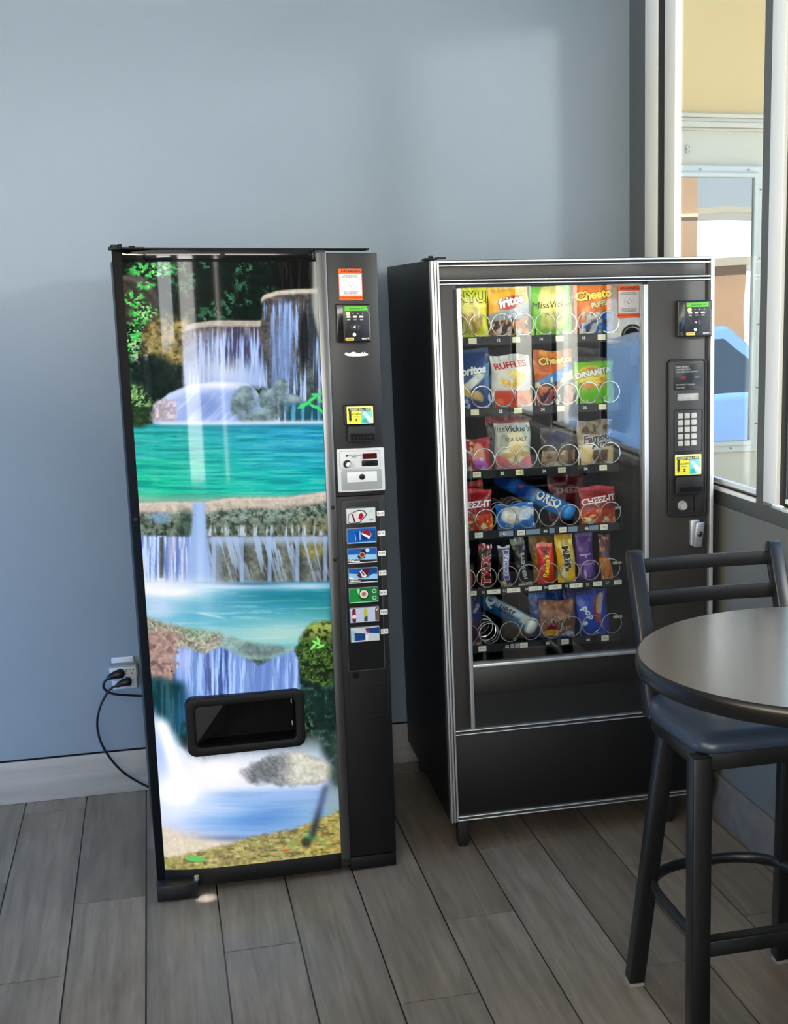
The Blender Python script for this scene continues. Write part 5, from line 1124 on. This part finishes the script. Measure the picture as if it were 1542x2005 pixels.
bar('dark brown bar with slim blue and white upright lettering on the fifth shelf', .230, .044, .126, flat((one, (26, 20, 22)), (lambda S, T_: box2(S, T_, .36, .86, .22, .90, .01), (206, 210, 236)), (lambda S, T_: box2(S, T_, .41, .81, .24, .88, .01), (52, 62, 150)), (nz(be(.2), 5, 5, .5, .58), (206, 160, 130)), (ab(.93), (196, 196, 200))), [('SNICKERS', .61, .56, .41, (226, 230, 250), None, V_, 0, .03)], seed=32)
bar('black bar with silver upright lettering tilting on the fifth shelf', .296, .048, .150, flat((one, (24, 24, 26)), (ab(.84), (130, 132, 120)), (nz(ab(.88), 8, 3, .5, .58), (240, 240, 226)), (be(.09), (190, 190, 176))), [("HERSHEY'S", .60, .42, .42, (176, 184, 184), None, VU + .0, 0, .03)], seed=33, roll=-.13)
bar('orange red peanut butter bar with yellow lettering on the fifth shelf', .366, .058, .128, flat((one, (206, 44, 36)), (E_(.5, .82, .2, .14), (110, 50, 40)), (ab(.9), (236, 130, 120)), (E_(.66, .5, .16, .36), (226, 70, 40)), (be(.1), (226, 40, 36))), [("Reese's", .46, .46, .47, (248, 200, 40), (90, 36, 20), VU, .2, .04)], seed=34, bulge=.016)
bar('yellow candy bag with dark upright lettering on the fifth shelf', .437, .064, .162, flat((one, (226, 176, 40)), (E_(.55, .45, .4, .5), (196, 178, 96)), (E_(.62, .22, .3, .14), (240, 190, 30)), (E_(.36, .2, .2, .1), (226, 216, 170)), (ab(.9), (240, 190, 60)), (nz(ab(.7), 5, 5, .56, .64), (250, 216, 120))), [("M&M's", .50, .50, .52, (52, 32, 26), (236, 230, 206), V_, 0, .06)], seed=35, bulge=.018, roll=-.05)
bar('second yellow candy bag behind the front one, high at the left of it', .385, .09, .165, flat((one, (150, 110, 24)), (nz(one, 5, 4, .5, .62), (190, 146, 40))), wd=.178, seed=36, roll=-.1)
bar('purple candy bag with pale print on the fifth shelf', .503, .062, .160, flat((one, (74, 34, 120)), (E_(.55, .26, .28, .2), (110, 84, 156)), (nz(E_(.55, .3, .3, .26), 6, 5, .54, .62), (196, 180, 226)), (ab(.9), (120, 100, 176)), (bd(.36, .385), (170, 150, 206)), (be(.1), (50, 30, 90))), [('Raisinets', .5, .56, .19, (196, 186, 220), None, .05, .2, .02)], seed=37, bulge=.018, roll=-.05)
bar('slim orange and maroon bar at the right end of the fifth shelf', .570, .041, .140, flat((one, (92, 42, 38)), (be(.52), (206, 120, 34)), (nz(be(.5), 6, 6, .52, .6), (240, 170, 60)), (nz(be(.46), 7, 6, .58, .64, 3), (140, 70, 24)), (lambda S, T_: box2(S, T_, .4, .9, .55, .62, .01), (60, 80, 150)), (nz(ab(.64), 4, 12, .56, .62), (170, 110, 104))), seed=38, roll=-.04)
# ---- bottom shelf
pouch('cookie_bag', 'dark blue bag with brown cookies at the far left of the bottom shelf', 'cookie bag', .105, z6, .10, .150, flat((one, (24, 32, 84)), (be(.5), (70, 44, 60)), (nz(be(.5), 6, 6, .5, .58), (150, 120, 96)), (E_(.5, .5, .2, .12), (130, 60, 70))), group=GC, seed=40, bulge=.018)
def p_quest(P, A, Ll):
    P.lay(np.ones_like(A), (24, 92, 146)); P.lay(ell(Ll, A, .62, .1, .36, .09, .2), (196, 214, 220)); P.lay(1 - ss(.1, .2, Ll), (60, 84, 100)); P.lay(ss(.9, .94, Ll), (226, 232, 226)); P.lay(ell(Ll, A, .6, .25, .4, .03, .3), (90, 110, 170)); P.lay(ss(.8, .83, Ll) * ell(Ll, A, .85, .06, .1, .1, .3), (180, 196, 190))
tube_pack('protein_bar', 'blue and silver bar pack lying diagonally across empty coils of the bottom shelf', 'snack bar', (.160, .30, z6 + .140), (.328, .122, z6 + .046), .028, p_quest, [('Q', .33, .38, .05, (236, 246, 250), None), ('uest', .60, .26, .036, (40, 54, 70), None)], GC)
pouch('honey_bun', 'brown glazed honey bun in a clear blue topped wrapper on the bottom shelf', 'pastry', .404, z6, .126, .118, flat((one, (128, 88, 66)), (nz(one, 5, 5, .48, .6), (156, 112, 84)), (E_(.34, .34, .16, .16), (110, 24, 34)), (E_(.3, .2, .24, .09), (226, 170, 60)), (nz(E_(.3, .2, .24, .09), 7, 8, .52, .6), (250, 220, 130)), (E_(.8, .12, .2, .1), (190, 206, 226)), (be(.09), (26, 60, 120)), (ab(.95), (110, 80, 64))), [('Honey', .56, .55, .24, (196, 170, 140), None, .22, .2, .02), ('Bun', .70, .30, .22, (226, 206, 180), None, .2, .2, .02)], group=GC, seed=41, bulge=.022)
pouch('pastry_wrapper', 'blue wrapper with pale script standing behind the honey bun on the bottom shelf', 'pastry', .385, z6, .124, .155, flat((one, (22, 66, 140)), (nz(ab(.75), 3, 10, .58, .66), (70, 130, 200))), [('Freshley', .5, .88, .18, (180, 206, 236), None, .05, .2, .01)], wd=.185, group=GC, seed=42, bulge=.012)
pouch('pastry_wrapper', 'royal blue pastry wrapper with red pastry picture, right end of the bottom shelf', 'pastry', .531, z6, .112, .140, flat((one, (22, 66, 186)), (E_(.62, .62, .13, .3, .2, -.35), (150, 40, 44)), (E_(.72, .66, .11, .28, .15, -.35), (176, 168, 160)), (E_(.62, .38, .1, .12), (190, 60, 50)), (E_(.16, .3, .09, .05), (240, 244, 250)), (ab(.9), (16, 44, 120)), (lambda S, T_: ss(.84, .9, S), (40, 40, 130))), [('pop', .26, .50, .30, (220, 230, 250), None, -1.1, 0, .04)], group=GC, seed=43, bulge=.014, roll=-.06)
pouch('pastry_wrapper', 'second blue wrapper with a folded top edge behind the royal blue pastry wrapper', 'pastry', .503, z6, .125, .158, flat((one, (18, 40, 128)), (bd(.9, .93, -.05), (130, 160, 220))), wd=.222, group=GC, seed=44, bulge=.012)
# ------------------------------------------------------------------ bar table and stool
TB = empty('bar_table', T(1.295, 2.38, 0), 'round bar-height table with worn grey top and black edge in front of the stool', 'table')
mt = mat('worn_laminate_top', (92, 84, 71), .22, spec=1.0, ior=1.7, var=(3, .05, (1, 4, 1)))
MB().lathe([(.0, 1.0265), (.404, 1.0265), (.4085, 1.0295), (.409, 1.030), (.0, 1.030)], n=96).build('table_top', mt, TB, smooth=True)
MB().lathe([(.30, .992), (.408, .992), (.4135, .996), (.4155, 1.004), (.4155, 1.018), (.4135, 1.0265), (.409, 1.0296), (.404, 1.0262), (.30, 1.0262)], n=96).build('edge_band', mat('black_rubber_edge', (12, 13, 15), .33), TB, smooth=True)
MB().lathe([(.0, .982), (.16, .982), (.16, .992), (.0, .992)], n=40).build('mounting_plate', K['blackmat'], TB)
MB().cyl((0, 0, .03), 'z', .038, .955, 28).build('column', K['black'], TB, smooth=True)
MB().lathe([(.0, 0.0), (.21, 0.0), (.215, .006), (.205, .014), (.06, .034), (.0, .036)], n=48).build('base', K['black'], TB, smooth=True)

ST = empty('bar_stool', T(1.29, 2.83, 0), 'black metal ladder-back bar stool with blue-grey padded seat tucked under the round table', 'bar stool')
M_st = mat('black_powder_coat', (19, 20, 22), .36, spec=.5)
def sq(b, p0, p1, a=.022, n=1):
    """square tube between two points"""
    p0, p1 = Vector(p0), Vector(p1); d = (p1 - p0).normalized()
    ux = Vector((1, 0, 0)) if abs(d.x) < .9 else Vector((0, 1, 0)); ux = (ux - d * ux.dot(d)).normalized(); uy = d.cross(ux)
    vs = [p + ux * sx * a + uy * sy * a for p in (p0, p1) for sx, sy in ((-1, -1), (1, -1), (1, 1), (-1, 1))]
    return b.add(vs, [(3, 2, 1, 0), (4, 5, 6, 7), (0, 1, 5, 4), (1, 2, 6, 5), (2, 3, 7, 6), (3, 0, 4, 7)])
# seat cushion: rounded trapezoid pad with a soft crown
def seat():
    out = []
    cs = [(-.205, -.225), (.205, -.225), (.222, .10), (.085, .285), (-.085, .285), (-.222, .10)]
    # rounded outline through the corners
    m = len(cs)
    for i in range(m):
        p = Vector((*cs[i - 1], 0)); q = Vector((*cs[i], 0)); r_ = Vector((*cs[(i + 1) % m], 0))
        rad = .055 if i in (0, 1) else .11
        a = q + (p - q).normalized() * min(rad, (p - q).length * .48); c = q + (r_ - q).normalized() * min(rad, (r_ - q).length * .48)
        for k in range(9):
            t = k / 8; out.append(a * (1 - t) ** 2 + q * 2 * t * (1 - t) + c * t * t)
    n = len(out); rings = [(1.0, .757), (1.012, .762), (1.012, .772), (.995, .784), (.95, .794), (.82, .802), (.6, .806), (.3, .807)]
    b = MB(); vs = [(p.x * f, p.y * f + .03 * (1 - f), z) for f, z in rings for p in out]
    fs = [tuple(range(n - 1, -1, -1))] + [(i * n + k, i * n + (k + 1) % n, (i + 1) * n + (k + 1) % n, (i + 1) * n + k) for i in range(len(rings) - 1) for k in range(n)] + [tuple((len(rings) - 1) * n + k for k in range(n))]
    b.add(vs, fs); return b.build('seat', mat('blue_grey_vinyl', (46, 58, 76), .34, spec=.5, bump=(160, .12, .0015)), ST, smooth=True, ang=80)
seat()
b = MB(); b.box(-.2, .2, -.215, -.185, .715, .757); b.box(-.2, -.17, -.2, .10, .715, .757); b.box(.17, .2, -.2, .10, .715, .757); b.box(-.19, .19, .08, .11, .715, .757)
b.build('seat_frame', M_st, ST, bev=.003)
for sx in (-1, 1):
    f = MB(); sq(f, (sx * .205, -.218, .757), (sx * .203, -.22, .012), .0225); f.build('leg', M_st, ST, bev=.004)
    f = MB(); sq(f, (sx * .158, .085, .757), (sx * .206, .195, .012), .021); f.build('leg', M_st, ST, bev=.004)
    for y, x in ((-.22, sx * .203), (.195, sx * .206)):
        MB().box(x - .019, x + .019, y - .019, y + .019, 0, .014).build('leg_glide', mat('clear_nylon_glide', (150, 150, 145), .4) if (sx, y) == (-1, -.22) else bpy.data.materials['clear_nylon_glide'], ST)
    # back post: from the rear of the seat up and backwards, rounded top
    pr = [(.10, .74), (.145, .74), (.20, .93), (.268, 1.10), (.27, 1.118), (.262, 1.127), (.246, 1.126), (.236, 1.115), (.165, .95)]
    bb = MB(); x0, x1 = (sx * .168, sx * .205)
    n = len(pr); lo, hi = min(x0, x1), max(x0, x1)
    bb.add([(lo, y, z) for y, z in pr] + [(hi, y, z) for y, z in pr], [tuple(range(n - 1, -1, -1)), tuple(range(n, 2 * n))] + [(k, (k + 1) % n, (k + 1) % n + n, k + n) for k in range(n)])
    bb.build('back_post', M_st, ST, bev=.004)
for z0, z1, y in ((1.069, 1.103, .247), (.992, 1.028, .212)):
    b = MB(); nn = 14
    pts = []
    for k in range(nn + 1):
        x = -.17 + .34 * k / nn; bow = .012 * math.sin(PI * k / nn)
        pts.append((x, y + bow))
    b.zprism(pts + [(x, yy + .012) for x, yy in pts[::-1]], z0, z1); b.build('back_slat', M_st, ST, bev=.002)
b = MB(); sq(b, (-.2, -.22, .302), (.2, -.22, .302), .019); b.build('front_rail', M_st, ST, bev=.003)
def uring(z, yb, xw, r, w, name):
    pts = [(-xw, -.2, z)]
    for k in range(25):
        a = PI - PI * k / 24
        pts.append((xw * math.copysign(abs(math.cos(a)) ** .75, math.cos(a)), yb - r + r * math.sin(a) ** .75 if 0 < k < 24 else yb - r, z))
    pts.append((xw, -.2, z))
    MB().tube(pts, w, 10, flat=(.8, 1.25)).build(name, M_st, ST, smooth=True)
uring(.302, .225, .192, .2, .0125, 'foot_ring')
uring(.70, .15, .17, .17, .010, 'upper_brace')

# ------------------------------------------------------------------ wall outlet, adapter, plugs and cords
OU = empty('wall_outlet', T(-.176, WB, .445), 'white wall outlet plate carrying a plug-in adapter, left of the drinks machine', 'outlet')
M_ow = mat('white_outlet_plastic', (216, 224, 232), .35)
MB().rrect(-.038, .038, -.055, .060, -.007, 0, .004).build('cover_plate', M_ow, OU, bev=.002)
AD = empty('power_adapter', T(-.176, WB - .0078, .445), 'white multi-socket adapter plugged over the wall outlet', 'adapter')
b = MB(); b.rrect(-.046, .046, -.014, .036, -.044, 0, .006); b.rrect(-.040, .044, -.052, -.012, -.022, 0, .005); b.build('housing', M_ow, AD, bev=.004)
b = MB(); b.rrect(-.046, .047, .034, .041, -.046, -.002, .003); b.rrect(.0445, .051, .0, .03, -.036, -.008, .003); b.build('side_rim', mat('grey_adapter_rim', (150, 158, 160), .4), AD, bev=.002)  # grey strips along the housing's top and right side
b = MB()
for cx in (.006, .030):
    b.box(cx - .0065, cx - .005, -.0446, -.0438, .018, .0265); b.box(cx + .005, cx + .0065, -.0446, -.0438, .018, .0265); b.lathe([(0, -.0004), (.0028, -.0003), (.0028, .0004)], (cx, -.0443, .010), 12, axis='y')
b.build('socket_hole', K['hole'], AD)
M_cord = mat('black_rubber_cord', (16, 17, 22), .45)
def smooth_path(P, n=8):
    P = [Vector(p) for p in P]; out = []
    for i in range(len(P) - 1):
        p0 = P[max(i - 1, 0)]; p1 = P[i]; p2 = P[i + 1]; p3 = P[min(i + 2, len(P) - 1)]
        for k in range(n):
            t = k / n
            out.append(.5 * ((2 * p1) + (p2 - p0) * t + (2 * p0 - 5 * p1 + 4 * p2 - p3) * t * t + (3 * p1 - p0 - 3 * p2 + p3) * t ** 3))
    return out + [P[-1]]
def plug_cord(lab, head, path, scale=1.0):
    r = empty('power_cable', T(0, 0, 0), lab, 'cord')
    hx, hy, hz = head
    b = MB(); b.tube([(hx + .016 * scale, hy, hz), (hx + .010 * scale, hy, hz), (hx - .008 * scale, hy - .002, hz - .001), (hx - .026 * scale, hy - .004, hz - .006 * scale), (hx - .036 * scale, hy - .004, hz - .012 * scale)], [.010 * scale, .0145 * scale, .014 * scale, .010 * scale, .006 * scale], 14)
    b.cyl((hx + .004, hy - .004, hz), 'y', .013 * scale, .022, 18); b.build('plug', M_cord, r, smooth=True)
    MB().tube(smooth_path([(hx - .036 * scale, hy - .004, hz - .012 * scale)] + path), .0042, 8).build('wire', M_cord, r, smooth=True)
yk = WB - .0745
plug_cord('black power cord from the upper plug, hooking round and running behind the drinks machine', (-.190, yk, .462), [(-.240, yk + .004, .437), (-.246, yk + .010, .418), (-.236, yk + .014, .400), (-.215, yk + .016, .387), (-.17, yk + .03, .374), (-.12, yk + .045, .362), (-.04, yk + .05, .352)], 1.1)
plug_cord('black power cord from the lower plug, hanging in a long loop down to the baseboard', (-.166, yk, .431), [(-.213, yk - .006, .418), (-.235, yk - .009, .398), (-.262, yk - .006, .350), (-.277, yk, .29), (-.272, yk + .004, .225), (-.245, yk + .01, .155), (-.205, yk + .016, .095), (-.15, yk + .022, .045), (-.10, yk + .022, .018), (-.02, yk + .022, .0065)], 1.0)

# ------------------------------------------------------------------ camera, light, render look
cam = bpy.data.cameras.new('camera'); co = bpy.data.objects.new('camera', cam); COL.objects.link(co)
Fp, CXp, CYp = 2653.38, 1063.28, 1158.67
Mr = ((0.96143, -0.274679, -0.014263), (-0.072038, -0.201422, -0.976852), (0.265447, 0.940203, -0.21344))
rot = Matrix((Mr[0], [-v for v in Mr[1]], [-v for v in Mr[2]])).transposed()
co.matrix_world = Matrix.Translation((0, 0, 1.74)) @ rot.to_4x4()
cam.sensor_fit = 'HORIZONTAL'; cam.sensor_width = 36; cam.lens = Fp / 1542 * 36
cam.shift_x = (771 - CXp) / 1542; cam.shift_y = (CYp - 1002.5) / 1542
cam.clip_start = .05; cam.clip_end = 400
SC.camera = co

w = bpy.data.worlds.new('sky'); SC.world = w; w.use_nodes = True; nt = w.node_tree; bg = nt.nodes['Background']
tc = nt.nodes.new('ShaderNodeTexCoord'); sp = nt.nodes.new('ShaderNodeSeparateXYZ'); nt.links.new(tc.outputs['Generated'], sp.inputs[0])
rp = nt.nodes.new('ShaderNodeValToRGB'); rp.color_ramp.elements[0].position = 0.0; rp.color_ramp.elements[0].color = (.86, .95, 1, 1)
rp.color_ramp.elements[1].position = .7; rp.color_ramp.elements[1].color = (.22, .42, .85, 1)
nt.links.new(sp.outputs['Z'], rp.inputs['Fac']); nt.links.new(rp.outputs['Color'], bg.inputs['Color']); bg.inputs['Strength'].default_value = SKY = 3.4

def lamp(kind, name, loc, energy, color=(1, 1, 1), size=None, rot=None, look=None):
    l = bpy.data.lights.new(name, kind); l.energy = energy; l.color = color
    if kind == 'AREA': l.shape = 'RECTANGLE'; l.size, l.size_y = size
    o = bpy.data.objects.new(name, l); COL.objects.link(o); o.location = loc
    if look is not None: o.rotation_euler = (Vector(look) - Vector(loc)).to_track_quat('-Z', 'Y').to_euler()
    elif rot: o.rotation_euler = rot
    return o
s = lamp('SUN', 'sun', (-20, 20, 40), 66, (1, .95, .86), look=None); s.data.angle = .01
s.rotation_euler = Vector((.40, -.50, -1.1)).to_track_quat('-Z', 'Y').to_euler()
# daylight standing in the two glazed openings behind the camera; unseen fill lamps follow
for xa, xb in FW:
    lamp('AREA', 'daylight', ((xa + xb) / 2, YF - .11, 1.42), (9.5 if xb - xa > .3 else 3.5) * PI * (xb - xa) * 2.1, (.95, .98, 1), (xb - xa - .02, 2.1), (PI / 2, 0, 0))
lamp('AREA', 'high_front_fill', (-.8, YF - .05, 2.62), 90, (1, .92, .78), (4.4, .66), (PI / 2 - .12, 0, 0))  # unseen fill added to light the back wall; no known window
lamp('AREA', 'left_high_fill', (XL + .03, -.4, 2.50), 330, (1, .87, .60), (4.4, .5), (PI / 2 - .2, 0, -PI / 2))  # added fill on the left wall, which has no opening
lamp('AREA', 'low_blue_fill', (XL + .05, 4.0, .55), 130, (.24, .52, 1), (1.3, .8), None, (-1.2, 4.9, .5))  # added blue fill for the lower left wall; no door there
lamp('AREA', 'ceiling_fill', (-.9, 1.2, 3.0), 8, (1, .97, .92), (1.6, 1.6), (0, 0, 0))  # this and the next are added fill, not known fittings
lamp('AREA', 'ceiling_fill', (.2, -1.6, 3.0), 8, (1, .97, .92), (1.6, 1.6), (0, 0, 0))
lamp('AREA', 'outside_fill', (4.2, .3, 3.05), 110, (1, .96, .9), (.4, .4), None, (1.0, 4.9, 1.7))  # added outside lamp that bands the back wall and darkens its corner
k_ = lamp('SPOT', 'door_light_leak', tuple(DRM @ Vector((.137, -.034, .066))), .55, (1, 1, .98), None, None, tuple(DRM @ Vector((.137, -.0342, 0))))   # light leaking from under the lit door
k_.data.spot_size = 1.05; k_.data.spot_blend = 1.0; k_.data.shadow_soft_size = .003
l = lamp('AREA', 'machine_lamp', tuple(SNM @ Vector((.36, .05, 1.785))), .6, (.98, 1, .95), (.54, .03), None); l.rotation_euler = (math.radians(35), 0, math.radians(-1.2))

SC.view_settings.view_transform = 'Standard'; SC.view_settings.look = 'None'; SC.view_settings.exposure = 0; SC.view_settings.gamma = 1
SC.cycles.use_denoising = True
SC.cycles.max_bounces = 8; SC.cycles.transparent_max_bounces = 16; SC.cycles.diffuse_bounces = 4; SC.cycles.glossy_bounces = 4
SC.cycles.sample_clamp_indirect = 6
SC.cycles.caustics_reflective = False; SC.cycles.caustics_refractive = False
